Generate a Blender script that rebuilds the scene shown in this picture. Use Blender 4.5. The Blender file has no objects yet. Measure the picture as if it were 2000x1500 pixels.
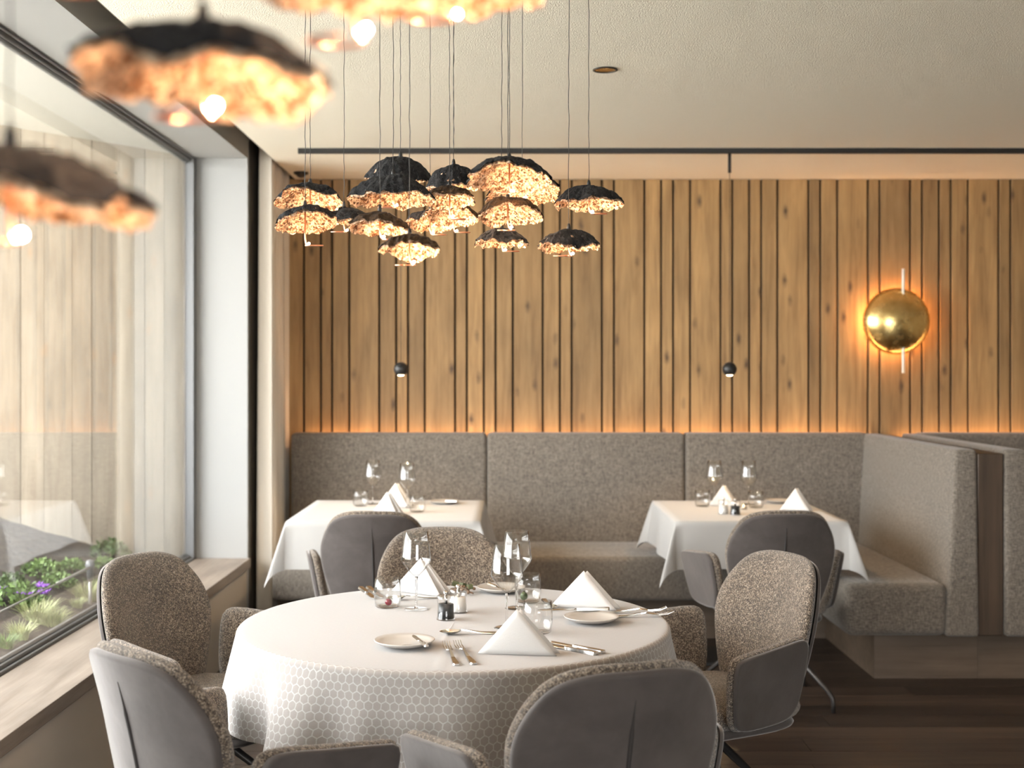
import bpy, bmesh, math, random
from mathutils import Vector, Matrix, noise

random.seed(7)
PI = math.pi
sc = bpy.context.scene
COL = sc.collection

# ------------------------------------------------------------------ camera, world, light, exposure
F = 2462.0                       # focal length in pixels of the 2000x1500 frame
EYE = 1.455
cam = bpy.data.cameras.new('camera')
cam.lens = 36.0 * F / 2000.0
cam.sensor_width = 36.0
cam.shift_x = 10.0 / 2000.0
cam.shift_y = -25.0 / 2000.0
cam.clip_start = 0.05
cam.dof.use_dof = True
cam.dof.focus_distance = 3.55
cam.dof.aperture_fstop = 3.2
cam.dof.aperture_blades = 0
camo = bpy.data.objects.new('camera', cam)
COL.objects.link(camo)
camo.location = (0, 0, EYE)
camo.rotation_euler = (PI / 2, 0, 0)
sc.camera = camo

w = bpy.data.worlds.new('world'); sc.world = w
w.use_nodes = True
bg = w.node_tree.nodes['Background']
bg.inputs[0].default_value = (0.97, 0.985, 1.0, 1)     # even overcast sky
bg.inputs[1].default_value = 8.0

sc.view_settings.view_transform = 'Standard'
sc.view_settings.look = 'None'
sc.view_settings.exposure = 1.05
sc.view_settings.gamma = 1.0
sc.view_settings.use_curve_mapping = False
sc.cycles.use_denoising = True
sc.cycles.max_bounces = 10
sc.cycles.diffuse_bounces = 5
sc.cycles.glossy_bounces = 4
sc.cycles.transparent_max_bounces = 24
sc.cycles.transmission_bounces = 8
sc.cycles.sample_clamp_indirect = 6.0
sc.cycles.caustics_refractive = False
sc.cycles.blur_glossy = 0.6

def portal(name, loc, rot, sx, sy):
    l = bpy.data.lights.new(name, 'AREA'); l.shape = 'RECTANGLE'; l.size = sx; l.size_y = sy
    l.cycles.is_portal = True
    o = bpy.data.objects.new(name, l); COL.objects.link(o); o.location = loc; o.rotation_euler = rot
    return o
GX = -1.70                       # plane of the glass
WX = -1.40                       # inner face of the window wall
WY = 7.52                        # back wall
CZ = 2.60                        # ceiling
SZ = 0.45                        # window sill
REAR = -2.6
RX = 5.0
WEND = 6.78                      # far end of the window niche
W0 = 2.1                         # near end of the window, out of frame, cut short to limit daylight
portal('window_portal', (GX - 0.06, (WEND + W0) / 2, (SZ + CZ) / 2), (0, -PI / 2, 0), CZ - SZ, WEND - W0)
portal('rear_window_portal', (1.0, REAR - 0.06, 1.45), (PI / 2, 0, 0), 2.4, 1.9)

def at(x, y, z):
    """photo pixel on the horizontal plane z -> point"""
    d = (EYE - z) * F / (y - 725.0)
    return Vector(((x - 990.0) * d / F, d, z))
def atd(x, y, d):
    """photo pixel at depth d -> point"""
    return Vector(((x - 990.0) * d / F, d, EYE - (y - 725.0) * d / F))

# ------------------------------------------------------------------ materials
MATS = {}
class N:
    def __init__(s, name):
        m = bpy.data.materials.new(name); m.use_nodes = True
        s.m = m; s.t = m.node_tree; s.b = s.t.nodes['Principled BSDF']; s.out = s.t.nodes['Material Output']
        MATS[name] = m
    def n(s, typ, **kw):
        nd = s.t.nodes.new(typ)
        for k, v in kw.items():
            if k.startswith('i_'):
                key = k[2:]
                key = int(key) if key.isdigit() else key.replace('_', ' ')
                s.set(nd.inputs[key], v)
            else:
                setattr(nd, k, v)
        return nd
    def set(s, sock, v):
        if isinstance(v, bpy.types.NodeSocket): s.t.links.new(v, sock)
        elif isinstance(v, bpy.types.Node): s.t.links.new(v.outputs[0], sock)
        else: sock.default_value = v
    def math(s, op, a, b=0.0, c=0.0):
        nd = s.t.nodes.new('ShaderNodeMath'); nd.operation = op
        for i, v in enumerate((a, b, c)): s.set(nd.inputs[i], v)
        return nd.outputs[0]
    def ramp(s, fac, stops, interp='LINEAR'):
        nd = s.t.nodes.new('ShaderNodeValToRGB'); nd.color_ramp.interpolation = interp
        el = nd.color_ramp.elements
        while len(el) < len(stops): el.new(0.5)
        for e, (p, c) in zip(el, stops):
            e.position = p; e.color = (c[0], c[1], c[2], 1) if not isinstance(c, float) else (c, c, c, 1)
        s.set(nd.inputs[0], fac); return nd.outputs[0]
    def mix(s, fac, a, b, mode='MIX'):
        nd = s.t.nodes.new('ShaderNodeMix'); nd.data_type = 'RGBA'; nd.blend_type = mode
        s.set(nd.inputs[0], fac)
        for i, v in ((6, a), (7, b)):
            if isinstance(v, tuple): v = (v[0], v[1], v[2], 1)
            s.set(nd.inputs[i], v)
        return nd.outputs[2]
    def mapping(s, vec, scale=(1, 1, 1), loc=(0, 0, 0), rot=(0, 0, 0)):
        nd = s.t.nodes.new('ShaderNodeMapping'); s.set(nd.inputs[0], vec)
        nd.inputs['Scale'].default_value = scale; nd.inputs['Rotation'].default_value = rot
        s.set(nd.inputs['Location'], loc)
        return nd.outputs[0]
    def noise(s, vec, scale, detail=3, rough=0.55, dist=0.0):
        nd = s.n('ShaderNodeTexNoise'); s.set(nd.inputs['Vector'], vec)
        nd.inputs['Scale'].default_value = scale; nd.inputs['Detail'].default_value = detail
        nd.inputs['Roughness'].default_value = rough; nd.inputs['Distortion'].default_value = dist
        return nd.outputs[0]
    def bump(s, h, strength, dist):
        nd = s.n('ShaderNodeBump'); s.set(nd.inputs['Height'], h)
        nd.inputs['Strength'].default_value = strength; nd.inputs['Distance'].default_value = dist
        s.set(s.b.inputs['Normal'], nd.outputs[0]); return nd.outputs[0]
    def P(s, **kw):
        for k, v in kw.items():
            k = k.replace('_', ' ')
            if isinstance(v, tuple) and len(v) == 3: v = (v[0], v[1], v[2], 1)
            s.set(s.b.inputs[k], v)
        return s
    def obj(s): return s.n('ShaderNodeTexCoord').outputs['Object']
    def pos(s): return s.n('ShaderNodeNewGeometry').outputs['Position']
    def rnd(s): return s.n('ShaderNodeObjectInfo').outputs['Random']

def plain(name, col, rough=0.5, metal=0.0, **kw):
    k = N(name); k.P(Base_Color=col, Roughness=rough, Metallic=metal, **kw); return k

def wood(name, stops, axis, knots=0.0, rough=0.6, tone=0.25, grain=1.0, knotcol=(0.05, 0.03, 0.018)):
    k = N(name)
    rnd = k.rnd()
    off = k.n('ShaderNodeCombineXYZ', i_0=k.math('MULTIPLY', rnd, 17.0), i_1=k.math('MULTIPLY', rnd, 43.0), i_2=k.math('MULTIPLY', rnd, 29.0))
    v = k.n('ShaderNodeVectorMath', operation='ADD', i_0=k.pos(), i_1=off.outputs[0]).outputs[0]
    st = [9.0, 9.0, 9.0]; st[axis] = 0.55
    g = k.noise(k.mapping(v, tuple(st)), 3.0 * grain, 6, 0.62, 0.6)
    st2 = [60.0, 60.0, 60.0]; st2[axis] = 1.2
    fine = k.noise(k.mapping(v, tuple(st2)), 3.0, 2, 0.5)
    f = k.math('ADD', k.math('MULTIPLY', g, 0.85), k.math('MULTIPLY', fine, 0.15))
    col = k.ramp(f, stops)
    st4 = [2.2, 2.2, 2.2]; st4[axis] = 0.7
    blot = k.noise(k.mapping(v, tuple(st4)), 3.0, 3, 0.6)
    col = k.mix(1.0, col, k.ramp(blot, [(0.3, 0.78), (0.7, 1.12)]), 'MULTIPLY')
    if knots:
        sk = [9.5, 9.5, 9.5]; sk[axis] = 4.0
        vor = k.n('ShaderNodeTexVoronoi', feature='F1'); k.set(vor.inputs['Vector'], k.mapping(v, tuple(sk))); vor.inputs['Scale'].default_value = 1.0
        vor.inputs['Randomness'].default_value = 1.0
        wob = k.math('MULTIPLY', k.noise(v, 40.0, 2), 0.10)
        dk = k.math('ADD', vor.outputs['Distance'], wob)
        keep = k.ramp(k.n('ShaderNodeSeparateColor', i_0=vor.outputs['Color']).outputs[0], [(0.28, 0.0), (0.34, 1.0)])
        m = k.math('MULTIPLY', k.ramp(dk, [(0.085, 1.0), (0.17, 0.45), (0.26, 0.0)]), keep)
        col = k.mix(k.math('MULTIPLY', m, knots), col, knotcol)
    vary = k.math('ADD', 1.0 - tone, k.math('MULTIPLY', rnd, tone * 2))
    col = k.mix(1.0, col, k.n('ShaderNodeCombineColor', i_0=vary, i_1=vary, i_2=vary).outputs[0], 'MULTIPLY')
    k.P(Base_Color=col, Roughness=rough)
    k.bump(f, 0.25, 0.003)
    return k

wood('wall_wood', [(0.28, (0.20, 0.112, 0.043)), (0.5, (0.325, 0.195, 0.080)), (0.72, (0.41, 0.26, 0.115))], 2, 0.85, 0.6, 0.2)
wood('floor_wood', [(0.3, (0.025, 0.016, 0.011)), (0.55, (0.054, 0.035, 0.024)), (0.75, (0.092, 0.060, 0.040))], 0, 0.3, 0.42, 0.45)
wood('outside_wood', [(0.25, (0.16, 0.122, 0.085)), (0.5, (0.225, 0.186, 0.137)), (0.75, (0.27, 0.227, 0.173))], 2, 0.5, 0.7, 0.12, knotcol=(0.25, 0.15, 0.08))
wood('sill_wood', [(0.3, (0.19, 0.151, 0.12)), (0.5, (0.255, 0.21, 0.173)), (0.75, (0.31, 0.262, 0.22))], 1, 0.0, 0.5, 0.03)
wood('divider_wood', [(0.3, (0.045, 0.027, 0.015)), (0.5, (0.07, 0.043, 0.025)), (0.75, (0.09, 0.057, 0.034))], 2, 0.4, 0.55, 0.05)
wood('plinth_wood', [(0.3, (0.105, 0.072, 0.047)), (0.5, (0.14, 0.097, 0.065)), (0.75, (0.17, 0.12, 0.082))], 0, 0.0, 0.5, 0.03)

k = N('ceiling_plaster'); v = k.pos()
n1 = k.noise(v, 190.0, 3, 0.6)
k.P(Base_Color=k.mix(n1, (0.86, 0.795, 0.655), (0.93, 0.87, 0.74)), Roughness=0.9)
k.bump(n1, 0.8, 0.009)
plain('white_paint', (0.345, 0.345, 0.335), 0.6)
plain('cream_paint', (0.36, 0.345, 0.30), 0.7)
plain('recess_shade', (0.20, 0.17, 0.125), 0.8)  # shade of the curtain recess put into a darker grey-brown
plain('groove_black', (0.02, 0.016, 0.012), 0.9)
plain('apron_paint', (0.50, 0.44, 0.365), 0.7)
plain('wall_plaster', (0.36, 0.29, 0.21), 0.85)
plain('frame_grey', (0.17, 0.172, 0.175), 0.45, 0.3)
plain('frame_dark', (0.09, 0.085, 0.08), 0.5, 0.3)
plain('black_metal', (0.022, 0.021, 0.02), 0.42, 0.3)
plain('grey_metal', (0.11, 0.105, 0.10), 0.4, 0.5)
plain('leg_metal', (0.055, 0.05, 0.047), 0.38, 0.6)
plain('steel', (0.62, 0.60, 0.57), 0.17, 1.0)
plain('copper', (0.86, 0.42, 0.26), 0.28, 1.0)
plain('ceramic', (0.48, 0.455, 0.425), 0.25)
plain('ceramic_line', (0.33, 0.31, 0.30), 0.4)
plain('pepper', (0.014, 0.016, 0.018), 0.35)
plain('salt', (0.70, 0.68, 0.65), 0.7)
plain('rod_white', (0.9, 0.88, 0.80), 0.4)
plain('berry_red', (0.17, 0.012, 0.025), 0.2)
plain('berry_green', (0.05, 0.085, 0.025), 0.35)
plain('twig', (0.22, 0.15, 0.10), 0.8)
plain('cap_green', (0.10, 0.115, 0.05), 0.6)

k = N('curtain_cloth'); v = k.pos()
k.P(Base_Color=(0.62, 0.56, 0.475), Roughness=0.9, Sheen_Weight=0.2)
k.bump(k.noise(k.mapping(v, (300, 300, 60)), 3.0, 2), 0.25, 0.002)

# boucle chair fabric
k = N('boucle'); v = k.obj()
a1 = k.noise(k.mapping(v, (1, 1, 1)), 400.0, 2, 0.6)
vo = k.n('ShaderNodeTexVoronoi'); k.set(vo.inputs['Vector'], v); vo.inputs['Scale'].default_value = 330.0
big = k.noise(v, 9.0, 2)
f = k.math('ADD', k.math('MULTIPLY', a1, 0.75), k.math('MULTIPLY', k.n('ShaderNodeSeparateColor', i_0=vo.outputs['Color']).outputs[0], 0.28))
col = k.ramp(f, [(0.38, (0.022, 0.014, 0.009)), (0.50, (0.105, 0.074, 0.048)), (0.60, (0.22, 0.165, 0.115)), (0.74, (0.50, 0.42, 0.33))])
col = k.mix(1.0, col, k.ramp(big, [(0.3, 0.85), (0.7, 1.1)]), 'MULTIPLY')
k.P(Base_Color=col, Roughness=0.95, Sheen_Weight=0.35, Sheen_Roughness=0.5)
k.bump(k.math('ADD', a1, k.math('MULTIPLY', vo.outputs['Distance'], 0.6)), 0.8, 0.005)

k = N('velvet'); v = k.obj()
n1 = k.noise(v, 7.0, 4, 0.6, 0.4)
col = k.ramp(n1, [(0.3, (0.056, 0.047, 0.043)), (0.7, (0.092, 0.079, 0.073))])
k.P(Base_Color=col, Roughness=0.75, Sheen_Weight=0.75, Sheen_Roughness=0.42, Sheen_Tint=(0.76, 0.73, 0.71), Specular_IOR_Level=0.25)
k.bump(k.noise(v, 16.0, 3), 0.10, 0.01)
plain('velvet_seam', (0.035, 0.03, 0.028), 0.8)

k = N('bench_fabric'); v = k.pos()
h1 = k.noise(k.mapping(v, (55, 55, 420)), 1.0, 3, 0.65)
h2 = k.noise(k.mapping(v, (420, 420, 45)), 1.0, 3, 0.65)
f = k.math('MULTIPLY', k.math('ADD', h1, h2), 0.5)
col = k.ramp(f, [(0.36, (0.060, 0.050, 0.040)), (0.5, (0.170, 0.143, 0.115)), (0.66, (0.34, 0.295, 0.245))])
k.P(Base_Color=col, Roughness=0.95, Sheen_Weight=0.25)
k.bump(f, 0.5, 0.003)

# linen
def linen(name, col, hexes=False):
    k = N(name)
    uv = k.n('ShaderNodeUVMap').outputs[0] if hexes else k.pos()
    n1 = k.noise(k.mapping(uv, (900, 120, 900)), 1.0, 2)
    n2 = k.noise(k.mapping(uv, (120, 900, 120)), 1.0, 2)
    wv = k.math('ADD', n1, n2)
    base = (col[0], col[1], col[2])
    if hexes:
        s = 0.0215
        sp = k.n('ShaderNodeSeparateXYZ', i_0=uv)
        wob = k.noise(uv, 60.0, 2)
        x = k.math('ADD', k.math('DIVIDE', sp.outputs[0], s), k.math('MULTIPLY', wob, 0.35)); y = k.math('DIVIDE', sp.outputs[1], s)
        r3 = math.sqrt(3)
        def cell(ox, oy):
            px = k.math('SUBTRACT', k.math('FLOORED_MODULO', k.math('ADD', x, ox), 1.0), 0.5)
            py = k.math('SUBTRACT', k.math('FLOORED_MODULO', k.math('ADD', y, oy), r3), r3 / 2)
            ax = k.math('ABSOLUTE', px); ay = k.math('ABSOLUTE', py)
            return k.math('MAXIMUM', ax, k.math('ADD', k.math('MULTIPLY', ax, 0.5), k.math('MULTIPLY', ay, r3 / 2)))
        d = k.math('MINIMUM', cell(0, 0), cell(0.5, r3 / 2))
        skirt = k.math('LESS_THAN', sp.outputs[0], 6.0)
        line = k.math('MULTIPLY', k.ramp(d, [(0.43, 0.0), (0.455, 1.0)]), k.math('ADD', 0.06, k.math('MULTIPLY', skirt, 0.94)))
        field = k.mix(k.noise(uv, 45.0, 2), (0.285, 0.258, 0.238), (0.33, 0.304, 0.283))
        field = k.mix(skirt, (0.325, 0.314, 0.308), field)
        c = k.mix(line, field, (0.455, 0.443, 0.432))
        k.P(Base_Color=c, Roughness=0.8, Sheen_Weight=0.2)
        k.bump(k.math('ADD', k.math('MULTIPLY', line, 1.5), k.math('MULTIPLY', wv, 0.3)), 0.3, 0.0015)
    else:
        k.P(Base_Color=base, Roughness=0.85, Sheen_Weight=0.2)
        k.bump(wv, 0.25, 0.0015)
    return k
linen('hex_linen', (0.8, 0.78, 0.75), True)
linen('white_linen', (0.43, 0.418, 0.402))
linen('napkin_linen', (0.60, 0.595, 0.59))

def thin_glass(name, tint, ior, boost=1.0):
    k = N(name); t = k.t; t.nodes.remove(k.b)
    lw = k.n('ShaderNodeLayerWeight'); lw.inputs[0].default_value = 0.5     # facing term, the same from both sides
    r0 = ((ior - 1) / (ior + 1)) ** 2
    fres = k.math('ADD', r0, k.math('MULTIPLY', 1 - r0, k.math('POWER', lw.outputs['Facing'], 5.0)))
    tr = k.n('ShaderNodeBsdfTransparent'); tr.inputs[0].default_value = (*tint, 1)
    gl = k.n('ShaderNodeBsdfGlossy'); gl.inputs['Roughness'].default_value = 0.0
    mx = k.n('ShaderNodeMixShader')
    k.set(mx.inputs[0], k.math('MINIMUM', k.math('MULTIPLY', fres, boost), 1.0))
    t.links.new(tr.outputs[0], mx.inputs[1]); t.links.new(gl.outputs[0], mx.inputs[2])
    t.links.new(mx.outputs[0], k.out.inputs[0])
thin_glass('pane_glass', (0.985, 0.99, 0.985), 1.5, 1.4)
thin_glass('table_glass', (0.985, 0.985, 0.98), 1.5, 1.7)
plain('solid_glass', (0.99, 0.99, 0.985), 0.0, 0.0, Transmission_Weight=1.0, IOR=1.47)

# lamp materials
def crinkle(name, c1, c2):
    k = N(name); v = k.obj()
    n1 = k.noise(v, 60.0, 4, 0.65, 1.2)
    k.P(Base_Color=k.ramp(n1, [(0.35, c1), (0.65, c2)]), Roughness=0.7, Specular_IOR_Level=0.2)
    k.bump(n1, 0.9, 0.012)
crinkle('shade_black', (0.006, 0.006, 0.007), (0.028, 0.027, 0.028))
crinkle('shade_brown', (0.018, 0.010, 0.006), (0.10, 0.052, 0.022))
k = N('gold_foil'); v = k.obj()
n1 = k.noise(v, 150.0, 3, 0.65, 1.0)
vo = k.n('ShaderNodeTexVoronoi'); k.set(vo.inputs['Vector'], v); vo.inputs['Scale'].default_value = 190.0
f = k.math('ADD', k.math('MULTIPLY', n1, 0.7), k.math('MULTIPLY', k.n('ShaderNodeSeparateColor', i_0=vo.outputs['Color']).outputs[0], 0.35))
k.P(Base_Color=k.ramp(f, [(0.38, (0.16, 0.065, 0.025)), (0.5, (0.66, 0.36, 0.19)), (0.64, (1.0, 0.76, 0.54))]), Metallic=0.45, Roughness=0.28)  # sparkle of the crumpled foil painted in as bright and dark flecks
k.bump(f, 1.0, 0.012)
k = N('gold_leaf'); v = k.obj()
n1 = k.noise(v, 22.0, 4, 0.6)
k.P(Base_Color=k.ramp(n1, [(0.3, (0.70, 0.47, 0.17)), (0.7, (0.88, 0.66, 0.29))]), Metallic=1.0, Roughness=k.ramp(n1, [(0.3, 0.20), (0.7, 0.30)]))
k.bump(k.noise(v, 60.0, 3), 0.12, 0.004)
def emis(name, col, strength):
    k = N(name); k.P(Base_Color=(0.0, 0.0, 0.0), Emission_Color=col, Emission_Strength=strength)
emis('bulb_glow', (1.0, 0.68, 0.43), 2600.0)
emis('strip_glow', (1.0, 0.55, 0.26), 22.0)
emis('ring_glow', (1.0, 0.50, 0.20), 95.0)
emis('spot_glow', (1.0, 0.78, 0.52), 9.0)

# outside
k = N('soil'); v = k.pos()
n1 = k.noise(v, 22.0, 6, 0.7)
k.P(Base_Color=k.ramp(n1, [(0.35, (0.020, 0.014, 0.011)), (0.6, (0.065, 0.05, 0.037)), (0.75, (0.14, 0.115, 0.09))]), Roughness=1.0)
k.bump(n1, 0.8, 0.03)
def leaf(name, c1, c2):
    k = N(name); n1 = k.noise(k.pos(), 30.0, 2)
    k.P(Base_Color=k.ramp(n1, [(0.3, c1), (0.7, c2)]), Roughness=0.6)
leaf('leaf_green', (0.07, 0.13, 0.03), (0.20, 0.30, 0.09))
leaf('leaf_dark', (0.035, 0.065, 0.02), (0.10, 0.15, 0.05))
leaf('grass_pale', (0.25, 0.30, 0.12), (0.48, 0.50, 0.26))
plain('petal_purple', (0.26, 0.07, 0.50), 0.5)
plain('pipe_grey', (0.36, 0.35, 0.33), 0.4, 0.4)

# ------------------------------------------------------------------ mesh helpers
def mesh(name, verts, faces, smooth=False):
    m = bpy.data.meshes.new(name); m.from_pydata([tuple(v) for v in verts], [], faces); m.update()
    if smooth: m.polygons.foreach_set('use_smooth', [True] * len(m.polygons))
    return m
def obj(name, m, mat, parent=None, loc=None, rot=None):
    o = bpy.data.objects.new(name, m); COL.objects.link(o)
    if mat and isinstance(m, bpy.types.Mesh) and not m.materials: m.materials.append(MATS[mat])
    if parent: o.parent = parent
    if loc is not None: o.location = loc
    if rot is not None: o.rotation_euler = rot
    return o
def tag(o, label, cat, group=None):
    o['label'] = label; o['category'] = cat
    if group: o['group'] = group
    return o
def thing(name, label, cat, loc=(0, 0, 0), rz=0.0, group=None, rot=None):
    o = bpy.data.objects.new(name, None); COL.objects.link(o); o.empty_display_size = 0.05
    o.location = loc; o.rotation_euler = rot if rot else (0, 0, rz)
    return tag(o, label, cat, group)
def struct(name, m, mat, parent=None):
    o = obj(name, m, mat, parent)
    if not parent: o['kind'] = 'structure'
    return o
def copy_tree(o, parent=None):
    c = o.copy(); COL.objects.link(c); c.parent = parent
    for ch in list(o.children): copy_tree(ch, c)
    return c

def box_mesh(x0, x1, y0, y1, z0, z1, bevel=0.0, seg=2, name='box'):
    bm = bmesh.new()
    bmesh.ops.create_cube(bm, size=1.0)
    for v in bm.verts:
        v.co = Vector((x0 + (v.co.x + .5) * (x1 - x0), y0 + (v.co.y + .5) * (y1 - y0), z0 + (v.co.z + .5) * (z1 - z0)))
    if bevel > 0:
        bmesh.ops.bevel(bm, geom=list(bm.edges), offset=bevel, segments=seg, profile=0.6, affect='EDGES')
    m = bpy.data.meshes.new(name); bm.to_mesh(m); bm.free()
    if bevel > 0.004: m.polygons.foreach_set('use_smooth', [True] * len(m.polygons))
    return m
def hull_mesh(pts8, bevel=0.0, seg=3):
    """box from 8 corners: bottom 4 ccw then top 4 ccw"""
    bm = bmesh.new(); vs = [bm.verts.new(p) for p in pts8]
    for f in ((3, 2, 1, 0), (4, 5, 6, 7), (0, 1, 5, 4), (1, 2, 6, 5), (2, 3, 7, 6), (3, 0, 4, 7)):
        bm.faces.new([vs[i] for i in f])
    if bevel: bmesh.ops.bevel(bm, geom=list(bm.edges), offset=bevel, segments=seg, profile=0.6, affect='EDGES')
    m = bpy.data.meshes.new('hull'); bm.to_mesh(m); bm.free()
    if bevel: m.polygons.foreach_set('use_smooth', [True] * len(m.polygons))
    return m
def lathe_mesh(prof, seg=32, smooth=True, close=False):
    vs, fs = [], []
    n = len(prof)
    for i in range(seg):
        a = 2 * PI * i / seg; c, s = math.cos(a), math.sin(a)
        for r, z in prof: vs.append((r * c, r * s, z))
    for i in range(seg):
        j = (i + 1) % seg
        for q in range(n - 1 if not close else n):
            q2 = (q + 1) % n
            fs.append((i * n + q, j * n + q, j * n + q2, i * n + q2))
    m = mesh('lathe', vs, fs, smooth)
    bm = bmesh.new(); bm.from_mesh(m); bmesh.ops.remove_doubles(bm, verts=bm.verts, dist=1e-6)
    bmesh.ops.recalc_face_normals(bm, faces=bm.faces); bm.to_mesh(m); bm.free()
    if smooth: m.polygons.foreach_set('use_smooth', [True] * len(m.polygons))
    return m
def tube_data(pts, r, seg=8, cap=True):
    pts = [Vector(p) for p in pts]; n = len(pts)
    rs = r if isinstance(r, (list, tuple)) else [r] * n
    vs, fs = [], []
    prev = None
    for i, p in enumerate(pts):
        t = (pts[min(i + 1, n - 1)] - pts[max(i - 1, 0)]).normalized()
        u = t.cross(prev if prev is not None and abs(t.dot(prev)) < 0.99 else Vector((0, 0, 1)) if abs(t.z) < 0.9 else Vector((1, 0, 0)))
        if prev is not None:
            u = prev - t * prev.dot(t)
        u.normalize(); prev = u.copy(); v = t.cross(u)
        for q in range(seg):
            a = 2 * PI * q / seg
            vs.append(p + (u * math.cos(a) + v * math.sin(a)) * rs[i])
    for i in range(n - 1):
        for q in range(seg):
            q2 = (q + 1) % seg
            fs.append((i * seg + q, i * seg + q2, (i + 1) * seg + q2, (i + 1) * seg + q))
    if cap:
        fs.append(tuple(reversed(range(seg)))); fs.append(tuple(range((n - 1) * seg, n * seg)))
    return vs, fs
def tube_mesh(pts, r, seg=8, smooth=True):
    vs, fs = tube_data(pts, r, seg); return mesh('tube', vs, fs, smooth)
def grid_mesh(nu, nv, fn, smooth=True, close_u=False):
    vs = [fn(i / (nu if close_u else nu - 1), j / (nv - 1)) for i in range(nu) for j in range(nv)]
    fs = []
    for i in range(nu if close_u else nu - 1):
        i2 = (i + 1) % nu
        for j in range(nv - 1):
            fs.append((i * nv + j, i2 * nv + j, i2 * nv + j + 1, i * nv + j + 1))
    return mesh('grid', vs, fs, smooth)
def merge(parts, smooth=True):
    vs, fs = [], []
    for v, f in parts:
        b = len(vs); vs += list(v); fs += [tuple(i + b for i in q) for q in f]
    return mesh('merged', vs, fs, smooth)
def plane_mesh(pts): return mesh('quad', pts, [tuple(range(len(pts)))])

# ------------------------------------------------------------------ room shell
# floor with single planks
fl = struct('floor', box_mesh(WX - 0.35, RX, REAR, WY + 0.1, -0.12, -0.012), 'groove_black')
y = REAR
rr = random.Random(3)
while y < WY:
    wd = 0.165
    x = WX - 0.3 - rr.uniform(0, 1.6)
    while x < RX:
        ln = rr.uniform(1.5, 2.3)
        a, b = max(x, WX - 0.3), min(x + ln, RX)
        if b - a > 0.08:
            obj('plank', box_mesh(a + 0.0015, b - 0.0015, y + 0.0015, min(y + wd, WY) - 0.0015, -0.012, 0.0), 'floor_wood', fl)
        x += ln
    y += wd

ceil = struct('ceiling', box_mesh(-1.262, RX, REAR, WY + 0.1, CZ, CZ + 0.25), 'ceiling_plaster')
# curtain recess between the ceiling and the window head
struct('trim_1', box_mesh(-1.43, -1.262, REAR, WY + 0.1, CZ + 0.20, CZ + 0.25), 'recess_shade')
struct('trim_2', box_mesh(-1.268, -1.2615, REAR, WY, CZ + 0.002, CZ + 0.20), 'recess_shade')
wl = struct('wall_left', box_mesh(WX - 0.30, WX, REAR, WEND, -0.012, SZ - 0.052), 'apron_paint')
struct('trim_3', box_mesh(GX - 0.02, WX + 0.005, REAR, WEND, CZ, CZ + 0.25), 'white_paint')        # window head
struct('trim_4', box_mesh(GX - 0.02, WX + 0.005, WEND, WEND + 0.06, -0.012, CZ + 0.25), 'white_paint')  # white reveal
struct('trim_5', box_mesh(WX - 0.07, WX - 0.002, WEND + 0.06, WY, -0.012, CZ + 0.25), 'recess_shade') # wall behind the curtain
struct('gap_shade', box_mesh(WX + 0.004, WX + 0.007, WEND + 0.03, WEND + 0.062, -0.012, CZ + 0.1), 'frame_dark')  # dark strip standing in for the shaded gap beside the curtain
struct('trim_7', box_mesh(GX + 0.03, WX + 0.022, W0 + 0.002, WEND - 0.002, SZ - 0.05, SZ, 0.003), 'sill_wood')  # wooden sill
wr = struct('wall_right', box_mesh(RX, RX + 0.1, REAR, WY + 0.1, -0.012, CZ + 0.25), 'wall_plaster')
struct('wall_light_block', box_mesh(GX - 0.02, WX, REAR, W0, SZ + 0.001, CZ), 'cream_paint')  # unseen block added to shorten the window and darken the right side
# rear wall with a window, behind the camera
rw = struct('wall_rear', merge([(lambda m: ([v.co.copy() for v in m.vertices], [tuple(p.vertices) for p in m.polygons]))(box_mesh(*b)) for b in (
    (GX, -0.2, REAR - 0.1, REAR, -0.012, CZ + 0.25), (2.2, RX, REAR - 0.1, REAR, -0.012, CZ + 0.25),
    (-0.2, 2.2, REAR - 0.1, REAR, -0.012, 0.5), (-0.2, 2.2, REAR - 0.1, REAR, 2.4, CZ + 0.25))], False), 'wall_plaster')

# back wall with single boards
bw = struct('wall_back', box_mesh(-1.5, RX, WY + 0.012, WY + 0.1, -0.012, CZ + 0.25), 'groove_black')
gro = [536, 594, 627, 649, 682.5, 741, 774, 797, 830, 889, 912, 945, 968, 1001.7, 1060, 1093.5, 1116.5, 1175.5, 1199, 1258.5,
       1291, 1314.5, 1347.5, 1407, 1430, 1463, 1486, 1518, 1578.5, 1601.5, 1634.6, 1694, 1717, 1777, 1800, 1833, 1856, 1889.5, 1949, 1972.5]
gx = [(g - 990) * WY / F for g in gro]
rr = random.Random(5)
while gx[-1] < RX - 0.05: gx.append(min(RX - 0.01, gx[-1] + rr.choice([0.1, 0.07, 0.18, 0.1])))
for a, b in zip(gx, gx[1:]):
    obj('board', box_mesh(a + 0.0065, b - 0.0065, WY - 0.010 - rr.uniform(0, 0.003), WY + 0.013, 0.0, CZ - 0.001, 0.002, 1), 'wall_wood', bw)

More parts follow.
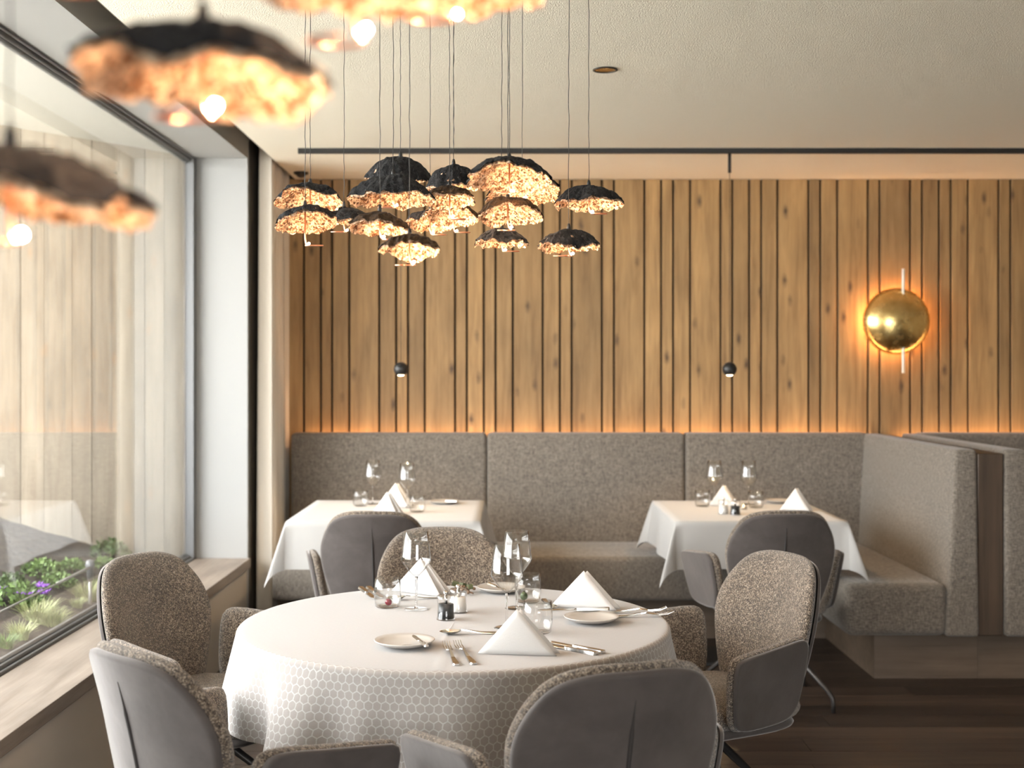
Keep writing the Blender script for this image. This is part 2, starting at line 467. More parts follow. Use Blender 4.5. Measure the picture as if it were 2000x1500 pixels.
# window: aluminium frame and pane
win = bpy.data.objects.new('window_1', None); COL.objects.link(win); win['kind'] = 'structure'
def fr_box(nm, x0, x1, y0, y1, z0, z1, mat='frame_grey'): obj(nm, box_mesh(x0, x1, y0, y1, z0, z1, 0.002, 1), mat, win)
for q in range(3):
    fr_box('bottom_rail', GX - 0.02 + q * 0.018, GX - 0.007 + q * 0.018, W0 + 0.001, WEND - 0.003, SZ - 0.05, SZ + 0.034 - q * 0.012)
fr_box('bottom_channel', GX - 0.018, GX + 0.034, W0 + 0.001, WEND - 0.003, SZ - 0.05, SZ + 0.004, 'frame_dark')
for q in range(3):
    fr_box('top_rail', GX - 0.02 + q * 0.018, GX - 0.007 + q * 0.018, W0 + 0.001, WEND - 0.003, CZ - 0.034 + q * 0.012, CZ - 0.002)
fr_box('side_rail', GX - 0.02, GX + 0.03, WEND - 0.055, WEND - 0.003, SZ - 0.002, CZ - 0.002)
obj('pane', box_mesh(GX - 0.005, GX + 0.001, W0 + 0.001, WEND - 0.05, SZ - 0.04, CZ - 0.004), 'pane_glass', win)
win2 = bpy.data.objects.new('window_2', None); COL.objects.link(win2); win2['kind'] = 'structure'
obj('pane', box_mesh(-0.2, 2.2, REAR - 0.05, REAR - 0.044, 0.5, 2.4), 'pane_glass', win2)
for b in ((-0.2, -0.15, 0.5, 2.4), (2.15, 2.2, 0.5, 2.4), (-0.15, 2.15, 0.5, 0.55), (-0.15, 2.15, 2.35, 2.4), (0.97, 1.03, 0.55, 2.35)):
    obj('frame_bar', box_mesh(b[0], b[1], REAR - 0.08, REAR - 0.02, b[2], b[3], 0.002, 1), 'frame_grey', win2)

# curtain
def curt(u, v):
    yy = WEND + 0.075 + u * (WY - WEND - 0.10)
    ph = u * 6.2 * 2 * PI
    amp = 0.043 * (0.75 + 0.25 * math.sin(5 * u + 1)) * (0.85 + 0.25 * (1 - v))
    return (-1.325 + amp * math.cos(ph) + 0.012 * math.sin(2.3 * ph + v), yy + 0.014 * math.sin(2 * ph), 0.006 + v * (CZ + 0.185))
cm = grid_mesh(150, 14, curt)
co = obj('curtain', cm, 'curtain_cloth')
co.modifiers.new('thick', 'SOLIDIFY').thickness = 0.002
tag(co, 'pale beige pleated curtain hanging beside the window in the far corner', 'curtain')

# ------------------------------------------------------------------ outside the window
EA = Vector((GX - 0.015, WEND - 0.05)); EB = Vector((-1.925, WEND - 0.07)); EC = Vector((-4.2, 6.50))
ow = struct('wall_outside', mesh('w', [(EA.x, EA.y + .1, 0.2), (EB.x, EB.y + .1, 0.2), (EC.x, EC.y + .1, 0.2), (EA.x, EA.y + .1, 3.3), (EB.x, EB.y + .1, 3.3), (EC.x, EC.y + .1, 3.3),
             (EA.x, EA.y + .03, 0.2), (EB.x, EB.y + .03, 0.2), (EC.x, EC.y + .03, 0.2), (EA.x, EA.y + .03, 3.3), (EB.x, EB.y + .03, 3.3), (EC.x, EC.y + .03, 3.3)],
             [(0, 3, 4, 1), (1, 4, 5, 2), (6, 7, 10, 9), (7, 8, 11, 10), (0, 1, 7, 6), (1, 2, 8, 7), (3, 9, 10, 4), (4, 10, 11, 5), (0, 6, 9, 3), (2, 5, 11, 8)]), 'outside_wood')
def outside_boards(p, q, widths):
    d = (q - p); L = d.length; d = d / L; nrm = Vector((d.y, -d.x))
    if nrm.y > 0: nrm = -nrm
    s = 0.0; i = 0
    while s < L - 0.01:
        wd = min(widths[i % len(widths)], L - s); i += 1
        a = p + d * (s + 0.001); b = p + d * (s + wd - 0.001)
        lift = random.uniform(0.012, 0.018)
        f0, f1 = a + nrm * lift, b + nrm * lift
        b0, b1 = a - nrm * 0.01, b - nrm * 0.01
        obj('board', hull_mesh([(b0.x, b0.y, 0.25), (f0.x, f0.y, 0.25), (f1.x, f1.y, 0.25), (b1.x, b1.y, 0.25),
                                (b0.x, b0.y, CZ + 0.60), (f0.x, f0.y, CZ + 0.60), (f1.x, f1.y, CZ + 0.60), (b1.x, b1.y, CZ + 0.60)]), 'outside_wood', ow)
        s += wd
outside_boards(EA, EB, [0.11, 0.115, 0.1])
outside_boards(EB, EC, [0.135, 0.14, 0.10, 0.145, 0.12, 0.15])
struct('trim_8', hull_mesh([(-3.0, REAR, CZ + 0.20), (GX - 0.02, REAR, CZ + 0.005), (GX - 0.02, WY, CZ + 0.005), (-3.0, WY, CZ + 0.20),
                         (-3.0, REAR, CZ + 0.32), (GX - 0.02, REAR, CZ + 0.25), (GX - 0.02, WY, CZ + 0.25), (-3.0, WY, CZ + 0.32)]), 'cream_paint')     # eaves rising outwards above the window
def gz(x, yy): return 0.40 + max(0.0, (GX - 0.05 - x)) * 0.31
def ground(u, v):
    x = GX - 0.02 - u * 1.1; yy = REAR - 0.1 + v * (WY - REAR + 0.1)
    return (x, yy, gz(x, yy) + 0.012 * noise.noise(Vector((x * 6, yy * 6, 0))) + 0.008 * noise.noise(Vector((x * 18, yy * 18, 3))))
k = N('bounce_pale'); n1 = k.noise(k.pos(), 60.0, 3); k.P(Base_Color=k.ramp(n1, [(0.3, (0.74, 0.71, 0.645)), (0.7, (0.88, 0.85, 0.785))]), Roughness=0.9)  # unseen pale ground, added to bounce daylight up to the ceiling
gp = obj('bounce_ground', merge([([(-16, -14, 0.72), (-2.81, -14, 0.72), (-2.81, 14, 0.72), (-16, 14, 0.72)], [(0, 1, 2, 3)]),
                                 ([(-2.80, -14, -0.05), (14, -14, -0.05), (14, REAR - 0.1, -0.05), (-2.80, REAR - 0.1, -0.05)], [(0, 1, 2, 3)])], False), 'bounce_pale'); gp['kind'] = 'structure'
go = obj('garden_soil', grid_mesh(60, 160, ground), 'soil'); go['kind'] = 'structure'

def blade_mesh(n, h, spread, wd, seed, curl=0.6, wide=False):
    r = random.Random(seed); vs, fs = [], []
    for i in range(n):
        a = r.uniform(0, 2 * PI); rad = spread * math.sqrt(r.random()) * 0.45
        bx, by = rad * math.cos(a), rad * math.sin(a)
        hh = h * r.uniform(0.55, 1.0); le = spread * curl * r.uniform(0.3, 1.0)
        a2 = a + r.uniform(-0.8, 0.8); px, py = -math.sin(a2), math.cos(a2)
        b = len(vs)
        prof = ((0, .35), (.35, 1), (.7, .85), (1, .05)) if wide else ((0, 1), (.4, .9), (.75, .6), (1, .1))
        for t, q in prof:
            cx, cy, cz = bx + math.cos(a2) * le * t * t, by + math.sin(a2) * le * t * t, hh * t * (1 - 0.25 * t * (le / spread)) - 0.01
            vs.append((cx - px * wd * q, cy - py * wd * q, cz)); vs.append((cx + px * wd * q, cy + py * wd * q, cz + wd * 0.3))
        for t in range(3):
            fs.append((b + 2 * t, b + 2 * t + 1, b + 2 * t + 3, b + 2 * t + 2))
    return mesh('blades', vs, fs)
def shrub_mesh(n, h, spread, lf, seed):
    """low mound of many small leaves"""
    r = random.Random(seed); vs, fs = [], []
    for i in range(n):
        a = r.uniform(0, 2 * PI); rad = spread * math.sqrt(r.random()); k = 1 - (rad / spread) ** 2
        c = Vector((rad * math.cos(a), rad * math.sin(a), max(0.0, h * math.sqrt(max(k, 0.02)) * r.uniform(0.55, 1.0))))
        d = Vector((r.uniform(-1, 1), r.uniform(-1, 1), r.uniform(0.1, 1.2))).normalized(); e = d.cross(Vector((r.uniform(-1, 1), r.uniform(-1, 1), r.uniform(-1, 1)))).normalized()
        s = lf * r.uniform(0.6, 1.2); b = len(vs)
        vs += [c, c + d * s * .5 + e * s * .3, c + d * s, c + d * s * .5 - e * s * .3]
        fs.append((b, b + 1, b + 2, b + 3))
    return mesh('leaves', vs, fs)
def ground_pt(px, py):
    # march along the pixel's ray until it meets the slope
    d = 2.0
    while d < 7.0:
        p = atd(px, py, d)
        if p.x < GX and p.z <= gz(p.x, p.y): break
        d += 0.01
    return p
plants = [  # pixel, kind, size, label
    (85, 1128, 's', 0.085, 'leaf_green', 'bright green leafy mound in the middle of the flower bed'),
    (112, 1150, 's', 0.075, 'leaf_green', 'small green mound left of the sprinkler head outside'),
    (35, 1185, 's', 0.10, 'leaf_green', 'leafy green plant at the left edge of the flower bed'),
    (215, 1092, 's', 0.10, 'leaf_dark', 'dark evergreen bush at the foot of the outside wall'),
    (205, 1110, 's', 0.06, 'leaf_green', 'light green plant in front of the dark evergreen bush'),
    (62, 1120, 's', 0.05, 'leaf_dark', 'small dark green plant at the back of the bed'),
    (70, 1215, 'g', 0.10, 'grass_pale', 'pale grass tuft below the purple flowers outside'),
    (100, 1222, 'g', 0.08, 'grass_pale', 'pale feathery grass tuft nearest to the window rail'),
    (170, 1172, 'g', 0.095, 'grass_pale', 'pale grass clump next to the armchair back'),
    (150, 1185, 'g', 0.05, 'grass_pale', 'little pale grass tuft between the larger clumps'),
    (140, 1120, 's', 0.07, 'leaf_green', 'rounded green cushion plant right of the middle mound'),
    (20, 1150, 's', 0.07, 'leaf_dark', 'dark low plant above the leafy one at the left edge'),
    (188, 1152, 'g', 0.07, 'leaf_green', 'short green tuft under the sprinkler head'),
    (40, 1245, 'g', 0.07, 'grass_pale', 'dry pale tuft close to the window rail on the left'),
    (10, 1265, 'g', 0.06, 'leaf_green', 'greyish green tuft in the lower left corner of the bed'),
]
for i, (px, py, kd, s, mt, lb) in enumerate(plants):
    p = ground_pt(px, py)
    m = shrub_mesh(420, s * 0.9, s, s * 0.30, 20 + i) if kd == 's' else blade_mesh(170, s * 1.25, s, s * 0.022, 40 + i, 0.9)
    t = thing('garden_shrub' if kd == 's' else 'grass_tuft', lb, 'plant', (p.x, p.y, gz(p.x, p.y)))
    obj('foliage', m, mt, t)
    obj('stem', tube_mesh([(0, 0, -0.03), (0.004, 0, s * 0.3)], 0.004, 6), 'twig', t)
p = ground_pt(58, 1186)
t = thing('purple_flower', 'purple flowering plant behind the irrigation pipe outside', 'flower', (p.x, p.y, gz(p.x, p.y)))
obj('foliage', blade_mesh(60, 0.06, 0.08, 0.004, 77, 1.0, True), 'leaf_green', t)
rr = random.Random(9)
for i in range(14):
    a = rr.uniform(-0.12, 0.12); b = rr.uniform(-0.10, 0.10); h = rr.uniform(0.05, 0.10)
    vs, fs = [(a, b, h)], []
    for q in range(12):
        an = 2 * PI * q / 12; rd = 0.026 if q % 2 else 0.013
        vs.append((a + rd * math.cos(an), b + rd * math.sin(an), h + (0.012 if q % 2 else 0.0)))
    for q in range(12): fs.append((0, 1 + q, 1 + (q + 1) % 12))
    obj('blossom', mesh('blossom', vs, fs), 'petal_purple', t)
a = atd(-20, 1205, 4.35); b = atd(176, 1108, 5.55)
t = thing('irrigation_pipe', 'thin grey irrigation pipe with sprinkler head crossing the flower bed', 'pipe', (a.x, a.y, a.z))
L = b - a
obj('pipe', tube_mesh([(0, 0, 0), L * 0.62], 0.0038, 8), 'pipe_grey', t)
obj('sleeve', tube_mesh([L * 0.62, L], 0.0065, 8), 'pipe_grey', t)
obj('sprinkler_head', lathe_mesh([(0, 0.035), (0.016, 0.03), (0.022, 0.01), (0.016, -0.005), (0.012, -0.06), (0, -0.06)], 14), 'frame_grey', t, L)
obj('stake', tube_mesh([L + Vector((0, 0, -0.05)), L + Vector((0, 0, -0.22))], 0.008, 8), 'pipe_grey', t)

# ------------------------------------------------------------------ banquette
BY = 7.28       # face of the backrest
BT = 1.096      # its top
bq = thing('corner_banquette', 'long grey woven corner banquette with tall backrest along the board wall', 'banquette', (0, 0, 0))
def bxw(x): return (x - 990) * BY / F
xs = [-1.25, bxw(951), bxw(1338.5), 2.10]
for q in range(3):
    obj('backrest_panel', box_mesh(xs[q] + 0.0005, xs[q + 1] - 0.0005, BY, BY + 0.16, 0.44, BT, 0.028, 3), 'bench_fabric', bq)
ss = [-1.25, bxw(951) - 0.2, bxw(1365) - 0.02, 1.58]
SF = 6.69       # front of the seat
for q in range(3):
    obj('seat_cushion', box_mesh(ss[q] + 0.002, ss[q + 1] - 0.002, SF, BY + 0.05, 0.235, 0.47, 0.03, 3), 'bench_fabric', bq)
obj('plinth', box_mesh(-1.25, 1.75, SF + 0.18, WY - 0.018, 0.0, 0.234), 'plinth_wood', bq)
SE = 5.79       # near end of the side bench
obj('seat_cushion', box_mesh(1.555, 2.03, SE, BY + 0.02, 0.235, 0.478, 0.05, 4), 'bench_fabric', bq)
obj('side_backrest', hull_mesh([(2.015, SE - 0.01, 0.235), (2.168, SE - 0.01, 0.235), (2.168, BY + 0.05, 0.235), (2.015, BY + 0.05, 0.235),
                                (2.065, SE + 0.02, BT - 0.002), (2.168, SE + 0.02, BT - 0.002), (2.168, BY + 0.05, BT - 0.002), (2.065, BY + 0.05, BT - 0.002)], 0.022, 4), 'bench_fabric', bq)
obj('plinth', box_mesh(1.74, 2.229, SE + 0.18, BY, 0.0, 0.234), 'plinth_wood', bq)
obj('light_strip', box_mesh(-1.17, 2.14, WY - 0.05, WY - 0.03, BT - 0.085, BT - 0.075), 'strip_glow', bq)
obj('strip_ledge', box_mesh(-1.25, 2.168, BY + 0.161, WY - 0.018, BT - 0.14, BT - 0.086), 'plinth_wood', bq)
dv = obj('booth_divider', box_mesh(2.171, 2.288, SE + 0.02, WY - 0.018, 0.235, BT - 0.02, 0.004, 1), 'divider_wood')
tag(dv, 'dark brown wooden partition standing between the two upholstered booths', 'partition')
b2 = thing('booth_bench', 'grey upholstered bench of the next booth at the right edge', 'banquette', (0, 0, 0))
obj('side_backrest', hull_mesh([(2.292, SE - 0.01, 0.235), (2.445, SE - 0.01, 0.235), (2.445, BY + 0.05, 0.235), (2.292, BY + 0.05, 0.235),
                                (2.292, SE + 0.02, BT - 0.002), (2.395, SE + 0.02, BT - 0.002), (2.395, BY + 0.05, BT - 0.002), (2.292, BY + 0.05, BT - 0.002)], 0.022, 4), 'bench_fabric', b2)
obj('backrest_panel', box_mesh(2.40, 3.6, BY, BY + 0.16, 0.44, BT, 0.028, 3), 'bench_fabric', b2)
obj('backrest_panel', box_mesh(3.606, RX - 0.02, BY, BY + 0.16, 0.44, BT, 0.028, 3), 'bench_fabric', b2)
obj('seat_cushion', box_mesh(2.43, 2.905, SE, BY + 0.02, 0.235, 0.478, 0.05, 4), 'bench_fabric', b2)
obj('seat_cushion', box_mesh(2.907, RX - 0.02, SF, BY + 0.05, 0.235, 0.47, 0.03, 3), 'bench_fabric', b2)
obj('plinth', box_mesh(2.230, 2.72, SE + 0.18, BY, 0.0, 0.234), 'plinth_wood', b2)
obj('plinth', box_mesh(2.72, RX - 0.02, SF + 0.18, WY - 0.02, 0.0, 0.234), 'plinth_wood', b2)
obj('light_strip', box_mesh(2.30, RX - 0.1, WY - 0.05, WY - 0.03, BT - 0.085, BT - 0.075), 'strip_glow', b2)
obj('strip_ledge', box_mesh(2.292, RX - 0.02, BY + 0.161, WY - 0.018, BT - 0.14, BT - 0.086), 'plinth_wood', b2)

# ------------------------------------------------------------------ tables and cloths
TZ = 0.75
TC = Vector((-0.147, 3.552, 0)); TR = 0.60
t = thing('round_table', 'round dining table hidden under the honeycomb patterned cloth', 'table', TC)
obj('table_top', lathe_mesh([(0, TZ - 0.004), (TR - 0.008, TZ - 0.004), (TR - 0.003, TZ - 0.012), (TR - 0.003, TZ - 0.03), (0, TZ - 0.03)], 64, False), 'plinth_wood', t)
obj('column', lathe_mesh([(0, 0.02), (0.05, 0.02), (0.05, TZ - 0.031), (0, TZ - 0.031)], 24), 'black_metal', t)
obj('foot_plate', lathe_mesh([(0, 0.0), (0.30, 0.0), (0.30, 0.012), (0.06, 0.03), (0, 0.03)], 48), 'black_metal', t)
# cloth
NA = 260
prof = [(0.0, 0), (0.15, 0), (0.3, 0), (0.42, 0), (0.52, 0), (0.575, 0), (0.590, 0)]
def crease(x):      # ironed fold running towards the camera
    return 0.0028 * max(0.0, 1 - abs(x) / 0.006)
def foldf(a):
    f = 0.55 * math.sin(11 * a + 0.6) + 0.35 * math.sin(17 * a + 2.1) + 0.25 * math.sin(7 * a + 4.0) + 0.15 * math.sin(29 * a)
    return f
vs, fs, uvs = [], [], []
drop = 0.225; nd = 16
cols = []
rows = len(prof) + 5 + nd
for i in range(NA):
    a = 2 * PI * i / NA; ca, sa = math.cos(a), math.sin(a)
    f = foldf(a)
    # sharper outward ridges than hollows
    f = f * (1.0 if f > 0 else 0.75)
    for r, _ in prof:
        vs.append((r * ca, r * sa, TZ + (crease(r * ca + 0.012) if r * sa < -0.02 else 0))); uvs.append((r * ca + 10.0, r * sa))
    for q in range(5):
        th = (q + 1) / 5 * PI / 2
        r = 0.590 + 0.014 * math.sin(th); z = TZ - 0.014 * (1 - math.cos(th))
        vs.append((r * ca, r * sa, z)); uvs.append((a * 0.62, 0.6 + 0.014 * th))
    for q in range(nd):
        s = (q + 1) / nd
        hem = drop * (1 + 0.06 * math.sin(3 * a + 1))
        r = 0.604 + s * 0.035 + (s ** 1.0) * 0.050 * f + (0.004 * max(0.0, 1 - abs(a - 1.5 * PI - 0.02) / 0.012))
        vs.append((r * ca, r * sa, TZ - 0.014 - s * hem)); uvs.append((a * 0.62, 0.62 + s * hem))
for i in range(NA):
    j = (i + 1) % NA
    for q in range(rows - 1):
        if q == 0: fs.append((i * rows, i * rows + 1, j * rows + 1))
        else: fs.append((i * rows + q, i * rows + q + 1, j * rows + q + 1, j * rows + q))
cmesh = mesh('cloth', vs, fs, True)
uvl = cmesh.uv_layers.new(name='UVMap')
for p in cmesh.polygons:
    wrap = any(vi >= (NA - 1) * rows for vi in p.vertices) and any(vi < rows for vi in p.vertices)
    for li in p.loop_indices:
        vi = cmesh.loops[li].vertex_index; u, v_ = uvs[vi]
        ed = all(q % rows >= len(prof) - 1 for q in p.vertices)
        if ed and u > 6.0: u, v_ = (vi // rows) * 2 * PI / NA * 0.62, 0.6
        if wrap and vi < rows and u < 6.0: u += 2 * PI * 0.62
        uvl.data[li].uv = (u, v_)
rc = obj('round_tablecloth', cmesh, 'hex_linen', None, TC)
tag(rc, 'cream tablecloth with woven honeycomb pattern draped over the round table', 'tablecloth')

def square_table(name_lab, cloth_lab, x0, x1, y0, y1, over, seed):
    cx, cy = (x0 + x1) / 2, (y0 + y1) / 2; ax, ay = (x1 - x0) / 2, (y1 - y0) / 2
    t = thing('square_table', name_lab, 'table', (cx, cy, 0))
    obj('table_top', box_mesh(-ax + 0.006, ax - 0.006, -ay + 0.006, ay - 0.006, TZ - 0.03, TZ - 0.003, 0.003, 1), 'plinth_wood', t)
    obj('column', lathe_mesh([(0, 0.02), (0.045, 0.02), (0.045, TZ - 0.031), (0, TZ - 0.031)], 20), 'black_metal', t)
    obj('foot_plate', box_mesh(-0.22, 0.22, -0.18, 0.18, 0.0, 0.02, 0.004, 1), 'black_metal', t)
    r = random.Random(seed); ph = [r.uniform(0, 6) for _ in range(6)]
    def params(a):
        n1, n2 = 22, 16
        return [-a - over + over * i / n2 for i in range(n2)] + [-a + 2 * a * i / n1 for i in range(n1)] + [a + over * i / n2 for i in range(n2 + 1)]
    U, V = params(ax), params(ay)
    def pt(u, v):
        cu, cv = max(-ax, min(ax, u)), max(-ay, min(ay, v)); eu, ev = u - cu, v - cv
        if eu == 0 and ev == 0: return (cu, cv, TZ)
        if ev == 0 or eu == 0:
            e = abs(eu) + abs(ev); al = cv if ev == 0 else cu; aa = ay if ev == 0 else ax
            near = (abs(al) / aa) ** 6
            out = 0.006 * min(1, e / 0.01) + e * (0.06 + 0.05 * math.sin(al * 13 + ph[0]) * (1 - near)) + 0.05 * e * near
            z = TZ - e * 0.99
            return (cu + math.copysign(out, eu) if eu else cu, cv + math.copysign(out, ev) if ev else cv, z)
        L = math.hypot(eu, ev); phi = math.atan2(abs(ev), abs(eu))
        k = math.sin(2 * phi)
        # the corner folds outwards into a hanging point
        out = 0.006 * min(1, L / 0.01) + L * 0.11
        bul = L * (0.30 * k ** 1.2)
        dx = out * math.cos(phi) ** 2 + bul * 0.72; dy = out * math.sin(phi) ** 2 + bul * 0.70
        z = TZ - L * math.sqrt(max(0.05, 1 - (0.32 * k) ** 2))
        return (cu + math.copysign(dx, eu), cv + math.copysign(dy, ev), z)
    def rest(p):     # the rear hem lies on the bench seat
        return (p[0], p[1], max(p[2], 0.484)) if p[1] + cy > SF - 0.04 or p[0] + cx > 1.52 else p
    vs = [rest(pt(u, v)) for u in U for v in V]; nv = len(V)
    fs = [(i * nv + j, (i + 1) * nv + j, (i + 1) * nv + j + 1, i * nv + j + 1) for i in range(len(U) - 1) for j in range(nv - 1)]
    c = obj('square_tablecloth', mesh('cloth', vs, fs, True), 'white_linen', None, (cx, cy, 0))
    tag(c, cloth_lab, 'tablecloth')
square_table('square table under white cloth in front of the left banquette seat', 'white tablecloth hanging over the square table nearest to the curtain', -1.037, -0.128, 5.924, 6.888, 0.225, 2)
square_table('square table under white cloth by the banquette corner on the right', 'white tablecloth with hanging corner on the table by the banquette corner', 0.795, 1.600, 5.92, 6.87, 0.225, 8)

# ------------------------------------------------------------------ armchairs
def lerp_list(tab, z):
    for (z0, a), (z1, b) in zip(tab, tab[1:]):
        if z0 <= z <= z1: return a + (b - a) * (z - z0) / (z1 - z0)
    return tab[-1][1]
def smooth_outline(pts, n, it=2):
    P = [Vector(p) for p in pts]
    for _ in range(it):
        Q = []
        for i in range(len(P)):
            a, b = P[i], P[(i + 1) % len(P)]
            Q += [a * 0.75 + b * 0.25, a * 0.25 + b * 0.75]
        P = Q
    L = [(P[(i + 1) % len(P)] - P[i]).length for i in range(len(P))]; T = sum(L); out = []; i = 0; acc = 0.0
    for q in range(n):
        s = T * q / n
        while acc + L[i] < s: acc += L[i]; i += 1
        out.append(P[i].lerp(P[(i + 1) % len(P)], (s - acc) / L[i]))
    return out
def pillow(outline, fn, thick, side=0, scale=1.0, lift=0.0, rings=9, rim=0.55):
    """closed cushion over an outline; fn(s, z, off) -> 3D. side 0: whole body, 1: shell cap on the + side only"""
    c = sum(outline, Vector((0, 0))) / len(outline); n = len(outline)
    vs, fs = [], []
    def ring(t, off):
        for p in outline:
            q = c + (p - c) * t * scale
            vs.append(fn(q.x, q.y, off))
    def h(t): return thick / 2 * (max(0.0, 1 - t ** 7)) ** 0.5
    ts = [0.0001] + [((i + 1) / rings) ** 0.62 for i in range(rings - 1)]
    seq = []
    if side == 0:
        ts2 = ts + [0.965, 0.99]
        seq = [(t, -h(t)) for t in ts2] + [(1.0, 0.0)] + [(t, h(t)) for t in reversed(ts2)]
    else:
        base = thick / 2
        seq = [(1.0, base * 0.55 + lift)] + [(0.992, base * 0.86 + lift)] + [(t, base + lift) for t in reversed([x for x in ts + [0.965] ])]
    for t, o in seq: ring(t, o)
    m = len(seq)
    for r in range(m - 1):
        for i in range(n):
            j = (i + 1) % n
            fs.append((r * n + i, r * n + j, (r + 1) * n + j, (r + 1) * n + i))
    me = mesh('pillow', vs, fs, True)
    bm = bmesh.new(); bm.from_mesh(me); bmesh.ops.remove_doubles(bm, verts=bm.verts, dist=2e-4)
    bmesh.ops.recalc_face_normals(bm, faces=bm.faces); bm.to_mesh(me); bm.free()
    me.polygons.foreach_set('use_smooth', [True] * len(me.polygons))
    return me
half = [(0.10, 0.398), (0.155, 0.41), (0.185, 0.47), (0.215, 0.56), (0.236, 0.655), (0.236, 0.72), (0.212, 0.79), (0.168, 0.85), (0.10, 0.872), (0.04, 0.874)]
back_out = smooth_outline([(x, z) for x, z in half] + [(-x, z) for x, z in reversed(half)], 84)
def back_fn(s, z, off):
    y = -0.215 - 0.21 * (z - 0.45) - 0.35 * max(0.0, z - 0.66) ** 2 + 1.15 * s * s
    # push along the surface normal (horizontal part)
    nx, ny = 2.3 * s, -1.0; l = math.hypot(nx, ny)
    return (s * 0.985 + off * nx / l, y + off * ny / l, z)
arm_out = smooth_outline([(-0.005, 0.47), (0.03, 0.425), (0.10, 0.415), (0.26, 0.415), (0.315, 0.43), (0.335, 0.50), (0.35, 0.60), (0.345, 0.645), (0.30, 0.652), (0.15, 0.664), (0.03, 0.676), (-0.015, 0.665), (-0.02, 0.60)], 60)
def arm_fn(sign):
    def fn(l, z, off):
        x = 0.215 + 0.078 * max(0.0, (l + 0.02) / 0.36) ** 0.9 + 0.20 * (z - 0.43) + off
        return (sign * x, -0.155 + l * 0.90, z)
    return fn
def make_chair():
    t = thing('armchair', 'x', 'armchair')
    obj('backrest', pillow(back_out, back_fn, 0.056), 'boucle', t)
    sh = obj('back_shell', pillow(back_out, back_fn, 0.056, 1, 0.945, 0.006), 'velvet', t)
    pts = []
    for i in range(22):
        z = 0.425 + 0.375 * i / 21; p = back_fn(0.0, z, 0.0345); pts.append(p)
    obj('seam', tube_mesh(pts, [0.005] * 18 + [0.003, 0.002, 0.0013, 0.0006], 6), 'velvet_seam', sh)
    for sg in (-1, 1):
        obj('armrest', pillow(arm_out, arm_fn(sg), 0.052), 'boucle', t)
        obj('arm_shell', pillow(arm_out, arm_fn(sg), 0.052, 1, 0.955, 0.005), 'velvet', t)
    seat_o = smooth_outline([(-0.15, -0.245), (0.15, -0.245), (0.225, -0.18), (0.238, 0.05), (0.235, 0.22), (0.20, 0.285), (0.0, 0.30), (-0.20, 0.285), (-0.235, 0.22), (-0.238, 0.05), (-0.225, -0.18)], 60)
    obj('seat_cushion', pillow(seat_o, lambda a, b, o: (a, b, 0.437 + o * (1 if o < 0 else 1.0)), 0.09), 'boucle', t)
    obj('seat_shell', pillow(seat_o, lambda a, b, o: (a * 0.93, b * 0.93, 0.390 + o), 0.05), 'velvet', t)
    obj('swivel_hub', lathe_mesh([(0, 0.30), (0.030, 0.30), (0.034, 0.335), (0.09, 0.352), (0.09, 0.366), (0, 0.366)], 20), 'leg_metal', t)
    for ang in (45, 135, 225, 315):
        c, s = math.cos(math.radians(ang)), math.sin(math.radians(ang))
        pts = [(0.02 * c, 0.02 * s, 0.325), (0.30 * c, 0.30 * s, 0.085), (0.318 * c, 0.318 * s, 0.062), (0.322 * c, 0.322 * s, 0.04), (0.322 * c, 0.322 * s, 0.0)]
        obj('leg', tube_mesh(pts, [0.014, 0.0105, 0.010, 0.0095, 0.0095], 10), 'leg_metal', t)
    return t
proto = make_chair()
def place_chair(first, bx, by, fx, fy, label):
    c = proto if first else copy_tree(proto)
    l = math.hypot(fx, fy); fx, fy = fx / l, fy / l
    c.location = (bx + fx * 0.285, by + fy * 0.285, 0)
    c.rotation_euler = (0, 0, math.atan2(-fx, fy))
    c['label'] = label; c['group'] = 'upholstered armchairs'
    return c
place_chair(True, -1.16, 4.00, 0.90, -0.44, 'armchair with its tweed backrest close to the window sill, facing the round table')
place_chair(False, -0.79, 2.69, 0.69, 0.72, 'armchair in the lower left foreground turned with its grey velvet back to the viewer')
place_chair(False, 0.242, 2.55, -0.33, 0.94, 'armchair in the bottom centre foreground, nearest velvet back')
place_chair(False, 0.875, 4.03, -0.90, -0.44, 'armchair on the right of the round table showing tweed inside and one velvet arm')
place_chair(False, -0.25, 4.68, 0.12, -1.0, 'armchair behind the round table, only its tweed backrest showing')
place_chair(False, -0.560, 5.28, 0.03, 1.0, 'armchair with velvet back at the square table near the curtain')
place_chair(False, 1.165, 5.30, -0.04, 1.0, 'armchair with velvet back at the square table by the banquette corner')

# ------------------------------------------------------------------ tableware
def wine_glass(loc, label, group):
    t = thing('wine_glass', label, 'glass', loc, 0, group)
    if 'wg' not in MESH:
        MESH['wg'] = [lathe_mesh([(0.0035, 0.094), (0.010, 0.099), (0.024, 0.114), (0.0385, 0.133), (0.0440, 0.142), (0.0445, 0.147), (0.043, 0.158), (0.0395, 0.190), (0.0348, 0.230), (0.0341, 0.2303), (0.0388, 0.190), (0.0422, 0.158), (0.0436, 0.147), (0.0430, 0.1425), (0.0375, 0.1345), (0.0235, 0.1155), (0.0095, 0.1005), (0, 0.099)], 40),
                      tube_mesh([(0, 0, 0.0035), (0, 0, 0.012), (0, 0, 0.05), (0, 0, 0.085), (0, 0, 0.096)], [0.006, 0.0035, 0.003, 0.0034, 0.006], 14),
                      lathe_mesh([(0, 0.0005), (0.036, 0.0005), (0.0365, 0.0012), (0.030, 0.0022), (0.010, 0.0036), (0, 0.004)], 36)]
    b, s, f = MESH['wg']
    obj('bowl', b, 'table_glass', t); obj('stem', s, 'solid_glass', t); obj('foot', f, 'table_glass', t)
    return t
MESH = {}
